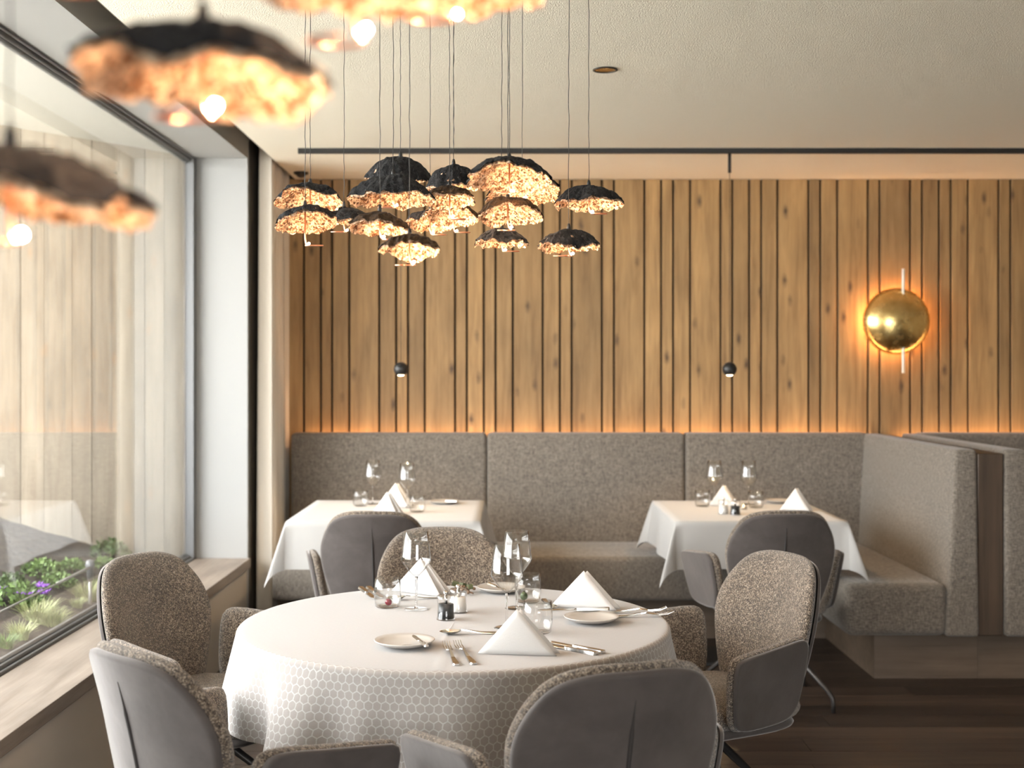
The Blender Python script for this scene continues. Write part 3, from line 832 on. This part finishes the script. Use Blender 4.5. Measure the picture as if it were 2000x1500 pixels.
def tumbler(loc, label, group):
    if 'tb' not in MESH:
        MESH['tb'] = lathe_mesh([(0, 0.0005), (0.033, 0.0005), (0.037, 0.004), (0.0405, 0.03), (0.0405, 0.055), (0.0375, 0.086), (0.0368, 0.0862), (0.0395, 0.055), (0.0395, 0.030), (0.0355, 0.008), (0.03, 0.006), (0, 0.006)], 40)
    o = obj('tumbler', MESH['tb'], 'table_glass', None, loc)
    return tag(o, label, 'glass', group)
def plate(loc, label, group, rz=0.0):
    t = thing('bread_plate', label, 'plate', loc, rz, group)
    if 'pl' not in MESH:
        MESH['pl'] = lathe_mesh([(0, 0.001), (0.045, 0.001), (0.05, 0.003), (0.066, 0.008), (0.0765, 0.0145), (0.078, 0.0165), (0.0765, 0.018), (0.066, 0.0125), (0.05, 0.0065), (0, 0.0055)], 48)
        r = random.Random(4); pts = [(-0.05 + 0.1 * i / 12, -0.02 + r.uniform(-0.006, 0.006), 0.0062 if abs(-0.05 + 0.1 * i / 12) < 0.042 else 0.0075) for i in range(13)]
        MESH['pll'] = tube_mesh(pts, 0.0007, 5)
    obj('dish', MESH['pl'], 'ceramic', t); obj('line_motif', MESH['pll'], 'ceramic_line', t)
    return t
def strip(profile, thick, bend):
    """flat bar along +x; profile (x, halfwidth), bend(x)->z"""
    vs, fs = [], []
    for x, hw in profile:
        z = bend(x)
        vs += [(x, -hw, z), (x, hw, z), (x, hw * 0.8, z + thick), (x, -hw * 0.8, z + thick)]
    for i in range(len(profile) - 1):
        b = 4 * i
        for q in range(4): fs.append((b + q, b + (q + 1) % 4, b + 4 + (q + 1) % 4, b + 4 + q))
    fs.append((3, 2, 1, 0)); b = 4 * (len(profile) - 1); fs.append((b, b + 1, b + 2, b + 3))
    return vs, fs
def build_cutlery():
    hb = lambda x: 0.001 + 0.010 * max(0.0, min(1, (x - 0.05) / 0.07)) ** 1.5
    hand = [(0.0, 0.006), (0.006, 0.009), (0.03, 0.0085), (0.07, 0.0055), (0.11, 0.0035), (0.125, 0.0035)]
    MESH['handle'] = merge([strip(hand, 0.0035, hb)])
    def tine(y0):
        return strip([(0.148, 0.0016), (0.16, 0.0015), (0.185, 0.0013), (0.205, 0.0007)], 0.0016, lambda x: 0.007 - 0.004 * math.sin((x - 0.148) / 0.057 * PI * 0.8) + 0.011 * ((x - 0.148) / 0.057) ** 2)
    ts = []
    for y0 in (-0.009, -0.003, 0.003, 0.009):
        v, f = tine(0); ts.append(([(a, b + y0, c) for a, b, c in v], f))
    ts.append(strip([(0.123, 0.0035), (0.133, 0.009), (0.142, 0.0115), (0.150, 0.0115)], 0.0018, lambda x: 0.011 - 0.004 * (x - 0.123) / 0.027))
    MESH['fork_head'] = merge(ts)
    def bowl(u, v):
        x = 0.122 + 0.062 * u; hw = 0.0195 * math.sqrt(max(0.0, 1 - (2 * u - 1) ** 2)) * (0.85 + 0.3 * u) + 0.0006
        s = 2 * v - 1
        return (x, hw * s, 0.011 - 0.0095 * (1 - s * s) * math.sin(PI * min(1, u * 1.02)) - 0.002 * u)
    MESH['spoon_head'] = grid_mesh(14, 9, bowl)
    MESH['knife_handle'] = merge([strip([(0.0, 0.006), (0.005, 0.0095), (0.05, 0.0085), (0.095, 0.0065), (0.10, 0.005)], 0.007, lambda x: 0.0005)])
    MESH['knife_blade'] = merge([strip([(0.098, 0.006), (0.11, 0.0095), (0.17, 0.0100), (0.195, 0.008), (0.208, 0.001)], 0.0015, lambda x: 0.003)])
    for kk in ('handle', 'fork_head', 'knife_handle', 'knife_blade'): MESH[kk].polygons.foreach_set('use_smooth', [False] * len(MESH[kk].polygons))
build_cutlery()
def cutlery(kind, p0, p1, label, group, z=TZ, scale=None):
    """p0: handle end, p1: head end (2D)"""
    p0, p1 = Vector((p0[0], p0[1])), Vector((p1[0], p1[1])); d = p1 - p0
    t = thing(kind, label, 'cutlery', (p0.x, p0.y, z + 0.0008), math.atan2(d.y, d.x), group)
    s = scale or 1.0; t.scale = (s, s, s)
    if kind == 'fork': obj('handle', MESH['handle'], 'steel', t); obj('tines', MESH['fork_head'], 'steel', t)
    elif kind == 'spoon': obj('handle', MESH['handle'], 'steel', t); obj('bowl', MESH['spoon_head'], 'steel', t)
    else: obj('handle', MESH['knife_handle'], 'steel', t); obj('blade', MESH['knife_blade'], 'steel', t)
    return t
def dirpt(p, ang, L): return (p[0] + math.cos(math.radians(ang)) * L, p[1] + math.sin(math.radians(ang)) * L)
def tri_sheet(a, b, c, th, bulge, n=10):
    a, b, c = Vector(a), Vector(b), Vector(c); nn = (b - a).cross(c - a).normalized(); vs, fs, idx = [], [], {}
    for sd in (0, 1):
        for i in range(n + 1):
            for j in range(n + 1 - i):
                u, v = i / n, j / n; w_ = 1 - u - v
                e = max(0.0, 27 * u * v * w_) ** 0.7
                rim = 1.0 if sd else 0.0
                p = a * w_ + b * u + c * v + nn * (bulge * e + th * rim)
                # rounded tip
                idx[(sd, i, j)] = len(vs); vs.append(p)
        for i in range(n):
            for j in range(n - i):
                f = (idx[(sd, i, j)], idx[(sd, i + 1, j)], idx[(sd, i, j + 1)]); fs.append(f if sd else f[::-1])
                if i + j < n - 1:
                    f = (idx[(sd, i + 1, j)], idx[(sd, i + 1, j + 1)], idx[(sd, i, j + 1)]); fs.append(f if sd else f[::-1])
    for i in range(n):
        for (p, q) in (((i, 0), (i + 1, 0)), ((0, i + 1), (0, i)), ((i + 1, n - i - 1), (i, n - i))):
            A, B = (0, *p), (0, *q); fs.append((idx[A], idx[B], idx[(1, *q)], idx[(1, *p)]))
    return vs, fs
def napkin(L, R, h, label, group, open_=0.034, z=TZ):
    """triangular standing napkin; L, R base corners seen from the front (2D)"""
    L, R = Vector((L[0], L[1])), Vector((R[0], R[1])); M = (L + R) / 2; d = (R - L); wd = d.length; d.normalize(); nb = Vector((-d.y, d.x))
    t = thing('napkin', label, 'napkin', (M.x, M.y, z + 0.001), math.atan2(d.y, d.x), group)
    a, b, c = (-wd / 2, 0, 0.0), (wd / 2, 0, 0.0), (-0.004, 0.028, h)
    obj('front_fold', merge([tri_sheet(a, b, c, 0.0032, -0.004 * -1)]), 'napkin_linen', t)
    a2, b2, c2 = (-wd / 2 + 0.006, 0.014, 0.0), (wd / 2 + 0.004, open_, 0.0), (0.004, 0.037, h - 0.001)
    obj('back_fold', merge([tri_sheet(a2, b2, c2, 0.0032, -0.003)]), 'napkin_linen', t)
    a3, b3, c3 = (-wd / 2 + 0.010, 0.026, 0.0), (wd / 2 - 0.006, open_ + 0.032, 0.0), (0.004, 0.043, h - 0.003)
    obj('inner_fold', merge([tri_sheet(a3, b3, c3, 0.003, -0.002)]), 'napkin_linen', t)
    return t
def mill(loc, fill, label, group):
    t = thing('pepper_mill' if fill == 'pepper' else 'salt_mill', label, 'mill', loc, 0, group)
    obj('contents', lathe_mesh([(0, 0.0035), (0.0235, 0.0035), (0.0225, 0.02), (0.0215, 0.044), (0, 0.044)], 28), fill, t)
    obj('body', lathe_mesh([(0, 0.0005), (0.0275, 0.0005), (0.0278, 0.003), (0.0255, 0.008), (0.0238, 0.03), (0.0236, 0.046), (0.0255, 0.052), (0.0258, 0.066), (0.0235, 0.0685), (0, 0.0685)], 32), 'table_glass', t)
    obj('spindle', tube_mesh([(0, 0, 0.0445), (0, 0, 0.069)], 0.0045, 10), 'steel', t)
    obj('knob', lathe_mesh([(0, 0.069), (0.004, 0.0695), (0.0075, 0.074), (0.0075, 0.078), (0.004, 0.0815), (0, 0.082)], 16), 'steel', t)
    return t

# --- round table setting
G1 = 'setting on the round table'
def tp(x, y): p = at(x, y, TZ); return (p.x, p.y, TZ + 0.0008)
wine_glass(tp(813, 1190), 'wine glass standing alone in front of the left triangular napkin', 'wine glasses on the round table')
wine_glass((0.0, 3.46, TZ + 0.0008), 'nearer wine glass of the overlapping pair in the table centre', 'wine glasses on the round table')
wine_glass((0.030, 3.745, TZ + 0.0008), 'farther wine glass of the overlapping pair in the table centre', 'wine glasses on the round table')
tb = tp(757, 1186)
tumbler(tb, 'water tumbler holding one dark red berry, left of the lone wine glass', 'tumblers on the round table')
tumbler(tp(1031, 1176), 'water tumbler behind the two overlapping wine glasses', 'tumblers on the round table')
tumbler(tp(1050, 1236), 'water tumbler standing behind the front napkin', 'tumblers on the round table')
def ball(nm, loc, r, mat, label, cat):
    o = obj(nm, lathe_mesh([(r * math.sin(PI * i / 12), -r * math.cos(PI * i / 12)) for i in range(13)], 18), mat, None, loc)
    return tag(o, label, cat)
bo = thing('red_berry', 'dark red berry lying inside the left water tumbler', 'berry', (tb[0] + 0.004, tb[1] - 0.012, tb[2] + 0.0065))
obj('flesh', lathe_mesh([(0.0105 * math.sin(PI * i / 12), 0.0105 - 0.0105 * math.cos(PI * i / 12)) for i in range(13)], 18), 'berry_red', bo)
obj('calyx', lathe_mesh([(0, 0.0205), (0.003, 0.0208), (0.0035, 0.0225), (0, 0.0215)], 8), 'twig', bo)
tb2 = tp(1031, 1176)
bo = thing('green_berry', 'green fruit lying inside the tumbler behind the wine glasses', 'berry', (tb2[0] - 0.012, tb2[1] - 0.01, tb2[2] + 0.0065))
obj('flesh', lathe_mesh([(0.0115 * math.sin(PI * i / 12), 0.013 - 0.013 * math.cos(PI * i / 12)) for i in range(13)], 18), 'berry_green', bo)
obj('calyx', lathe_mesh([(0, 0.0255), (0.003, 0.0258), (0.0035, 0.0275), (0, 0.0265)], 8), 'cap_green', bo)
mill(tp(871, 1210), 'pepper', 'black pepper mill of clear glass in the middle of the round table', 'mills on the round table')
mill(tp(895, 1196), 'salt', 'white salt mill just behind the black pepper mill on the round table', 'mills on the round table')
NG = 'napkins folded into triangles on the round table'
l, r = tp(933, 1277), tp(1088, 1284)
napkin(l, (r[0], r[1] + 0.01), 0.108, 'white triangular napkin at the front of the round table', NG)
l, r = tp(1074, 1186), tp(1205, 1194)
napkin(l, (r[0], r[1] + 0.005), 0.108, 'white triangular napkin on the right of the round table', NG)
l, r = tp(766, 1154), tp(872, 1164)
napkin(l, (r[0] - 0.015, r[1] - 0.02), 0.108, 'white triangular napkin behind the lone wine glass', NG)
PG = 'bread plates on the round table'
plate(tp(790, 1262), 'bread plate at the left front edge of the round table', PG, 0.2)
plate(tp(1155, 1215), 'bread plate on the right under the crossed cutlery', PG, -0.3)
plate(tp(979, 1156), 'bread plate at the far side of the round table', PG, 2.0)
BG = 'butter knives on bread plates'
def bknife(px, py, ang, label):
    p = at(px, py, TZ + 0.018); e = dirpt((p.x, p.y), ang, 0.1)
    cutlery('butter_knife', (p.x, p.y), e, label, BG, TZ + 0.0178, 0.66)
bknife(834, 1264, 109, 'small butter knife on the rim of the front bread plate')
bknife(954, 1141, -66, 'small butter knife on the far bread plate')
CG = 'cutlery on the round table'
a = tp(892, 1301); cutlery('fork', a, dirpt(a, 100, 0.2), 'fork lying nearer to the front bread plate', CG)
a = tp(926, 1299); cutlery('fork', a, dirpt(a, 104, 0.2), 'fork lying nearer to the front napkin', CG)
a = tp(992, 1238); cutlery('spoon', a, dirpt(a, 184, 0.19), 'spoon reaching out from behind the front napkin', CG)
a = tp(1166, 1280); cutlery('dinner_knife', a, dirpt(a, 139, 0.2), 'left knife of the pair right of the front napkin', CG)
a = tp(1180, 1277); cutlery('dinner_knife', a, dirpt(a, 137, 0.2), 'right knife of the pair right of the front napkin', CG)
a = tp(1190, 1204); cutlery('dinner_knife', a, dirpt(a, 186, 0.2), 'knife laid across the right bread plate', CG, TZ + 0.0182)
a = tp(1165, 1198); cutlery('fork', a, dirpt(a, 3, 0.2), 'upper fork beside the right bread plate', CG)
a = tp(1178, 1207); cutlery('fork', a, dirpt(a, 6, 0.2), 'lower fork beside the right bread plate', CG)
a = tp(1062, 1172); cutlery('spoon', a, dirpt(a, -84, 0.19), 'spoon lying right of the tumbler behind the front napkin', CG)
a = tp(870, 1168); cutlery('spoon', a, dirpt(a, 194, 0.19), 'spoon behind the stem of the lone wine glass', CG)
a = tp(704, 1150); cutlery('dinner_knife', a, dirpt(a, -71, 0.2), 'left knife of the pair at the far left table edge', CG)
a = tp(719, 1149); cutlery('dinner_knife', a, dirpt(a, -71, 0.2), 'right knife of the pair at the far left table edge', CG)
# little decoration of twigs and buds
p = tp(906, 1160)
t = thing('bud_decoration', 'small brown twig of knobbly buds between mills and far plate', 'decoration', p)
rr = random.Random(12)
for i in range(16):
    q = (rr.uniform(-0.028, 0.032), rr.uniform(-0.03, 0.05), rr.uniform(0.006, 0.024)); s = rr.uniform(0.004, 0.0068)
    obj('bud', lathe_mesh([(s * math.sin(PI * j / 6), -s * math.cos(PI * j / 6)) for j in range(7)], 9), 'twig', t, q)
for i in range(3):
    obj('moss_cap', box_mesh(-0.011, 0.011, -0.009, 0.009, 0, 0.016, 0.004, 2), 'cap_green', t, (-0.03 + i * 0.024, 0.045 - i * 0.012, 0.016 - 0.003 * i), (0, 0.2, i))
obj('twig', tube_mesh([(-0.04, 0.05, 0.006), (0.0, 0.01, 0.012), (0.03, -0.03, 0.006)], 0.0025, 6), 'twig', t)

# --- square table by the curtain
wg2 = 'wine glasses on the square tables'
def dp(x, d): return ((x - 990) * d / F, d, TZ + 0.0008)
wine_glass(dp(728, 6.68), 'wine glass nearer to the curtain on the left square table', wg2)
wine_glass(dp(795, 6.50), 'wine glass nearer to the plate on the left square table', wg2)
tumbler(dp(704, 6.58), 'tumbler left of both wine glasses on the left square table', 'tumblers on the square tables')
tumbler(dp(815, 6.30), 'tumbler right of both wine glasses on the left square table', 'tumblers on the square tables')
napkin(dp(727, 6.24), dp(776, 6.16), 0.108, 'front white napkin on the left square table behind the velvet chair', 'napkins on the square tables')
napkin(dp(741, 6.62), dp(797, 6.54), 0.118, 'rear white napkin between the wine glasses on the left square table', 'napkins on the square tables')
plate(dp(868, 6.70), 'bread plate at the right end of the left square table', 'bread plates on the square tables')
a = dp(893, 6.62); cutlery('butter_knife', a, dirpt(a, 160, 0.1), 'butter knife on the plate of the left square table', BG, TZ + 0.0178, 0.66)
# --- square table by the corner
wine_glass(dp(1395, 6.68), 'wine glass behind the left napkin on the right square table', wg2)
wine_glass(dp(1462, 6.66), 'wine glass in the middle of the right square table', wg2)
tumbler(dp(1372, 6.56), 'tumbler at the left of the right square table', 'tumblers on the square tables')
tumbler(dp(1476, 6.50), 'tumbler beside the middle wine glass on the right square table', 'tumblers on the square tables')
napkin(dp(1384, 6.60), dp(1440, 6.54), 0.108, 'white napkin behind the two mills on the right square table', 'napkins on the square tables')
napkin(dp(1523, 6.40), dp(1582, 6.32), 0.112, 'white napkin at the right end of the right square table', 'napkins on the square tables')
mill(dp(1413, 6.22), 'salt', 'white salt mill on the right square table', 'mills on the right square table')
mill(dp(1436, 6.18), 'pepper', 'black pepper mill on the right square table', 'mills on the right square table')
plate(dp(1522, 6.74), 'bread plate behind the right napkin on the right square table', 'bread plates on the square tables')
ca = thing('tealight', 'small glowing tealight behind the black mill on the right square table', 'candle', dp(1452, 6.42))
obj('cup', lathe_mesh([(0, 0.0005), (0.02, 0.0005), (0.021, 0.018), (0.0195, 0.018), (0.0185, 0.004), (0, 0.004)], 24), 'table_glass', ca)
obj('wax', lathe_mesh([(0, 0.0045), (0.0175, 0.0045), (0.0175, 0.011), (0, 0.011)], 20), 'ceramic', ca)
emis('flame_glow', (1.0, 0.62, 0.28), 8.0)
obj('flame', lathe_mesh([(0, 0.0115), (0.003, 0.015), (0.0025, 0.02), (0, 0.028)], 10), 'flame_glow', ca)

# ------------------------------------------------------------------ lamps
def shade_meshes(R, H, seed, front_cut):
    """irregular crumpled bowl: outer skin and inner foil. front_cut lifts the rim on the -y side"""
    off = Vector((seed * 7.3, seed * 3.1, seed * 1.7)); NAz, NR = 132, 34
    def surf(a, t, inner):
        ca, sa = math.cos(a), math.sin(a)
        rim = 1.0 + 0.16 * noise.noise(Vector((ca * 1.3, sa * 1.3, 0)) + off) + 0.09 * noise.noise(Vector((ca * 5, sa * 5, 2)) + off) + 0.06 * noise.noise(Vector((ca * 16, sa * 16, 5)) + off)
        r = R * t * rim
        # flattish mushroom cap with a turned-down edge
        z = H * (1 - 0.45 * t ** 1.6 - 0.55 * t ** 3.6)
        z += -H * 0.0 + H * front_cut * max(0.0, -sa) * t ** 3
        z += R * 0.08 * t ** 4 * noise.noise(Vector((ca * 4, sa * 4, 7)) + off) + R * 0.14 * t * noise.noise(Vector((ca * 1.6 * t, sa * 1.6 * t, 9)) + off)
        c = Vector((r * ca, r * sa, z))
        fq = 38.0 if not inner else 85.0
        amp = 0.0045 if not inner else 0.0048
        nz = noise.noise(c * fq + off) + 0.6 * noise.noise(c * fq * 2.3 + off)
        c += Vector((ca * 0.5 * t, sa * 0.5 * t, 1.0)) * nz * amp
        if inner: c.z -= 0.0055 + 0.001 * t
        return c
    out = []
    for inner in (False, True):
        vs = [surf(0, 0.0, inner)]; fs = []
        for j in range(1, NR + 1):
            t = j / NR
            if inner and j == NR: t = 0.992
            for i in range(NAz): vs.append(surf(2 * PI * i / NAz, t, inner))
        for i in range(NAz): fs.append((0, 1 + i, 1 + (i + 1) % NAz))
        for j in range(NR - 1):
            for i in range(NAz):
                a, b = 1 + j * NAz + i, 1 + j * NAz + (i + 1) % NAz
                fs.append((a, a + NAz, b + NAz, b))
        if inner: fs = [f[::-1] for f in fs]
        out.append(mesh('shade', vs, fs, not inner))
    return out
def lamp(ax, ay, d, wpx, label, mat='shade_black', cut=0.35, tilt=8, roll=0, seed=0, H=None, stem=0.10, ring_a=0.0, blk=None, wire_x=0.0, grp='crumpled shade pendants above the round table'):
    """ax, ay: photo position of the shade's crown; wpx its width in the photo"""
    p = atd(ax, ay, d); R = wpx / 2 * d / F / 1.04
    H = H or R * 0.54
    t = thing('pendant_lamp', label, 'pendant lamp', (p.x, p.y, p.z - H), 0, grp)
    sh, li = shade_meshes(R, H, seed + 0.37, cut * 0.4)
    # tilt about the crown
    tilt *= 0.55
    M = Matrix.Translation((0, 0, H)) @ Matrix.Rotation(math.radians(-tilt), 4, 'X') @ Matrix.Rotation(math.radians(roll), 4, 'Y') @ Matrix.Rotation(0.0, 4, 'Z') @ Matrix.Translation((0, 0, -H))
    sh.transform(M); li.transform(M)
    obj('shade', sh, mat, t); obj('foil_lining', li, 'gold_foil', t)
    obj('ferrule', tube_mesh([(0, 0, H - 0.004), (0, 0, H + 0.008), (0, 0, H + 0.016)], [0.006, 0.005, 0.003], 10), 'black_metal', t)
    top = CZ - (p.z - H); r = random.Random(seed * 13 + 1); pts = []
    n = 26
    for i in range(n + 1):
        q = i / n; wob = 0.0011 if 0 < i < n else 0
        pts.append((wire_x * q + r.uniform(-wob, wob), r.uniform(-wob, wob), H + 0.016 + (top - H - 0.016) * q))
    obj('wire', tube_mesh(pts, 0.0009, 5), 'black_metal', t)
    zb = H - stem
    obj('stem', tube_mesh([(0, 0, H - 0.008), (0, 0, zb + 0.02), (0.002, 0, zb + 0.005), (0.006, 0, zb)], 0.0021, 8), 'copper', t)
    # open copper loop holding the bulb
    pts = []
    rr_ = 0.022
    for i in range(20):
        a = ring_a + 2 * PI * 0.86 * i / 19
        pts.append((0.006 + rr_ * (math.cos(a) - math.cos(ring_a)), rr_ * (math.sin(a) - math.sin(ring_a)), zb + 0.002 * math.sin(a)))
    obj('copper_loop', tube_mesh(pts, 0.0019, 8), 'copper', t)
    br = 0.0028
    obj('bulb', lathe_mesh([(br * math.sin(PI * i / 8), -br * math.cos(PI * i / 8)) for i in range(9)], 12), 'bulb_glow', t, (0.010, -0.004, zb + br + 0.003))
    return t
cl = 'crumpled shade pendants above the round table'
lamp(606, 361, 3.32, 132, 'far left pendant lamp of the cluster, black crown with broad gold front', cut=0.55, tilt=15, seed=1, stem=0.085, ring_a=0.5)
lamp(596, 404, 3.22, 126, 'lowest pendant lamp at the left end of the cluster, gold side open to the viewer', cut=0.6, tilt=16, roll=-8, seed=2, stem=0.10, ring_a=2.6)
lamp(672, 404, 3.75, 112, 'black pendant lamp half hidden beside the left end of the cluster', cut=0.0, tilt=-6, seed=3, stem=0.075, ring_a=0.2)
lamp(782, 306, 3.80, 142, 'highest pendant lamp of the cluster with a black tent-like shade', cut=0.0, tilt=-10, roll=4, seed=4, stem=0.135, ring_a=2.4, H=0.075)
lamp(768, 343, 3.25, 172, 'wide black pendant lamp below the highest one, thin gold rim', cut=0.12, tilt=4, seed=5, stem=0.082, ring_a=0.1)
lamp(886, 322, 3.58, 112, 'black bell-shaped pendant lamp left of the largest gold one', cut=0.0, tilt=-2, seed=6, H=0.066, stem=0.085, ring_a=1.1)
lamp(995, 311, 3.10, 166, 'largest pendant lamp of the cluster, black crown over glowing gold', cut=0.55, tilt=14, seed=7, stem=0.085, ring_a=0.8)
lamp(1020, 347, 3.62, 150, 'pendant lamp with pale gold edge behind the largest one', cut=0.6, tilt=18, roll=-6, seed=8, stem=0.062, ring_a=0.3)
lamp(878, 365, 3.40, 108, 'brown and gold pendant lamp under the bell-shaped one', 'shade_brown', cut=0.35, tilt=10, seed=9, stem=0.085, ring_a=4.0)
lamp(992, 388, 3.28, 136, 'brown pendant lamp directly below the largest one', 'shade_brown', cut=0.4, tilt=11, seed=10, stem=0.080, ring_a=5.2)
lamp(742, 414, 3.05, 126, 'brown pendant lamp left of the lowest brown one', 'shade_brown', cut=0.4, tilt=10, roll=4, seed=11, stem=0.066, ring_a=3.6)
lamp(840, 412, 3.95, 104, 'small dark pendant lamp in the crowded middle of the cluster', cut=0.4, tilt=12, seed=12, stem=0.075, ring_a=3.3)
lamp(886, 397, 3.76, 112, 'brown pendant lamp with long copper stem in the middle of the cluster', 'shade_brown', cut=0.45, tilt=12, roll=4, seed=13, stem=0.088, ring_a=2.8)
lamp(800, 460, 2.86, 120, 'lowest brown pendant lamp hanging alone under the cluster', 'shade_brown', cut=0.5, tilt=13, seed=14, stem=0.066, ring_a=5.6)
lamp(980, 446, 3.45, 112, 'low black pendant lamp right of the cluster middle', cut=0.05, tilt=2, seed=15, stem=0.064, ring_a=2.6)
lamp(1150, 363, 3.45, 138, 'upper pendant lamp at the right end of the cluster', cut=0.22, tilt=5, seed=16, stem=0.076, ring_a=3.3)
lamp(1111, 449, 3.20, 126, 'lower black pendant lamp at the right end of the cluster', cut=0.02, tilt=0, seed=17, stem=0.066, ring_a=0.0)
ng = 'blurred crumpled shade pendants close to the camera'
lamp(396, 48, 0.92, 515, 'large blurred pendant lamp at the upper left, black crown and glowing gold underside', cut=0.05, tilt=-2, roll=5, seed=21, H=0.040, stem=0.066, ring_a=5.9, grp=ng)
lamp(20, 288, 0.95, 545, 'blurred pendant lamp cut by the left edge of the picture', cut=0.05, tilt=-2, roll=2, seed=22, H=0.040, stem=0.072, ring_a=0.4, grp=ng)
lamp(690, -150, 0.96, 420, 'left one of the blurred pendant lamps cut by the top edge', cut=0.1, tilt=0, roll=2, seed=23, H=0.046, stem=0.088, ring_a=5.9, grp=ng)
lamp(872, -118, 1.17, 380, 'right one of the blurred pendant lamps cut by the top edge', cut=0.1, tilt=0, roll=-3, seed=24, H=0.046, stem=0.076, ring_a=0.4, grp=ng)
lamp(178, -215, 1.12, 370, 'blurred pendant lamp above the upper left corner, only its bulb in view', cut=0.3, tilt=3, seed=25, H=0.058, stem=0.092, ring_a=0.2, grp=ng)

# ceiling rail with two sphere pendants
RY = 6.48
rx0 = (585 - 990) * RY / F
rail = thing('ceiling_rail', 'long thin black lighting rail fixed along the ceiling', 'lighting rail', (rx0, RY, CZ))
obj('profile', box_mesh(0, RX - 0.3 - rx0, -0.014, 0.014, -0.026, 0.0, 0.002, 1), 'black_metal', rail)
obj('end_cap', box_mesh(-0.006, 0.0, -0.0145, 0.0145, -0.027, 0.0), 'black_metal', rail)
def sphere_pendant(x, d, zc, label, cap):
    X = (x - 990) * d / F
    t = thing('sphere_pendant', label, 'pendant lamp', (X, RY, zc), 0, 'little sphere pendants on the rail')
    r = 0.037
    pr = [(r * math.sin(PI * i / 20), -r * math.cos(PI * i / 20)) for i in range(4, 21)]
    obj('ball', lathe_mesh([(0.0, -r * math.cos(PI * 4 / 20) + 0.006)] + [(pr[0][0] - 0.002, -r * math.cos(PI * 4 / 20) + 0.006)] + pr, 32), 'black_metal', t)
    obj('light_disc', lathe_mesh([(0, -0.036), (0.010, -0.035), (0.0165, -0.031), (0.0165, -0.025), (0, -0.025)], 20), 'spot_glow', t)
    obj('wire', tube_mesh([(0, 0, r - 0.001), (0, 0, CZ - 0.11 - zc)], 0.0014, 6), 'black_metal', t)
    obj('connector', tube_mesh([(0, 0, CZ - 0.125 - zc), (0, 0, CZ - 0.0265 - zc)], 0.0085, 14), 'black_metal', t)
    l = bpy.data.lights.new('sphere_spot', 'SPOT'); l.energy = 9.0; l.color = (1.0, 0.66, 0.34); l.spot_size = math.radians(118); l.spot_blend = 0.35; l.shadow_soft_size = 0.012
    lo = bpy.data.objects.new('sphere_spot', l); COL.objects.link(lo); lo.parent = t; lo.location = (0, 0, -0.045)
    return t
sphere_pendant(783, RY, EYE + (725 - 721) * RY / F, 'small black sphere pendant over the left square table', 1)
sphere_pendant(1425, RY, EYE + (725 - 721) * RY / F, 'small black sphere pendant over the right square table', 1)
# recessed spot and round ceiling fitting
p = Vector(((1182 - 990) * 4.78 / F, 4.78, CZ))
t = thing('recessed_spotlight', 'round recessed ceiling spotlight with dark ring', 'spotlight', p)
obj('trim_ring', lathe_mesh([(0.040, -0.0005), (0.047, -0.0015), (0.048, -0.0045), (0.041, -0.006), (0.039, -0.003)], 36, True, True), 'black_metal', t)
obj('reflector', lathe_mesh([(0.0395, -0.0028), (0.030, -0.0016), (0.0, -0.0012)], 30), 'gold_leaf', t)
p = Vector(((588 - 990) * 7.25 / F, 7.25, CZ))
t = thing('ceiling_fitting', 'flat round black fitting on the ceiling above the curtain corner', 'ceiling fitting', p)
obj('cover', lathe_mesh([(0, -0.030), (0.018, -0.029), (0.030, -0.016), (0.042, -0.010), (0.043, -0.001), (0, -0.001)], 30), 'black_metal', t)
obj('sensor_lens', lathe_mesh([(0, -0.034), (0.008, -0.0325), (0.012, -0.0297), (0, -0.0297)], 16), 'grey_metal', t)

# wall lamp: gilded dome
DY = WY - 0.012
c = Vector(((1754 - 990) * 7.40 / F, DY, EYE - (627 - 725) * 7.40 / F))
t = thing('wall_lamp', 'round gilded dome lamp glowing against the wooden board wall', 'wall lamp', c)
R = 0.197
dp_ = []
for i in range(25):
    a = PI / 2 * i / 24
    dp_.append((R * math.sin(a) if i else 0.0, 0.072 + 0.105 * math.cos(a)))
inn = [(max(0.0, r_ - 0.004), z_ - 0.004) for r_, z_ in reversed(dp_)]
dm = lathe_mesh(dp_ + inn, 72); dm.transform(Matrix.Rotation(PI / 2, 4, 'X'))
obj('dome', dm, 'gold_leaf', t)
rg = lathe_mesh([(0.105 + 0.006 * math.cos(q * PI / 4), 0.045 + 0.006 * math.sin(q * PI / 4)) for q in range(8)], 48, True, True); rg.transform(Matrix.Rotation(PI / 2, 4, 'X'))
obj('light_ring', rg, 'ring_glow', t)
obj('mount', tube_mesh([(0, -0.002, 0), (0, -0.150, 0)], 0.02, 16), 'grey_metal', t)
for s in (-1, 1):
    obj('white_rod', tube_mesh([(0.024, -0.128, s * 0.150), (0.024, -0.128, s * 0.305)], 0.0075, 10), 'rod_white', t)
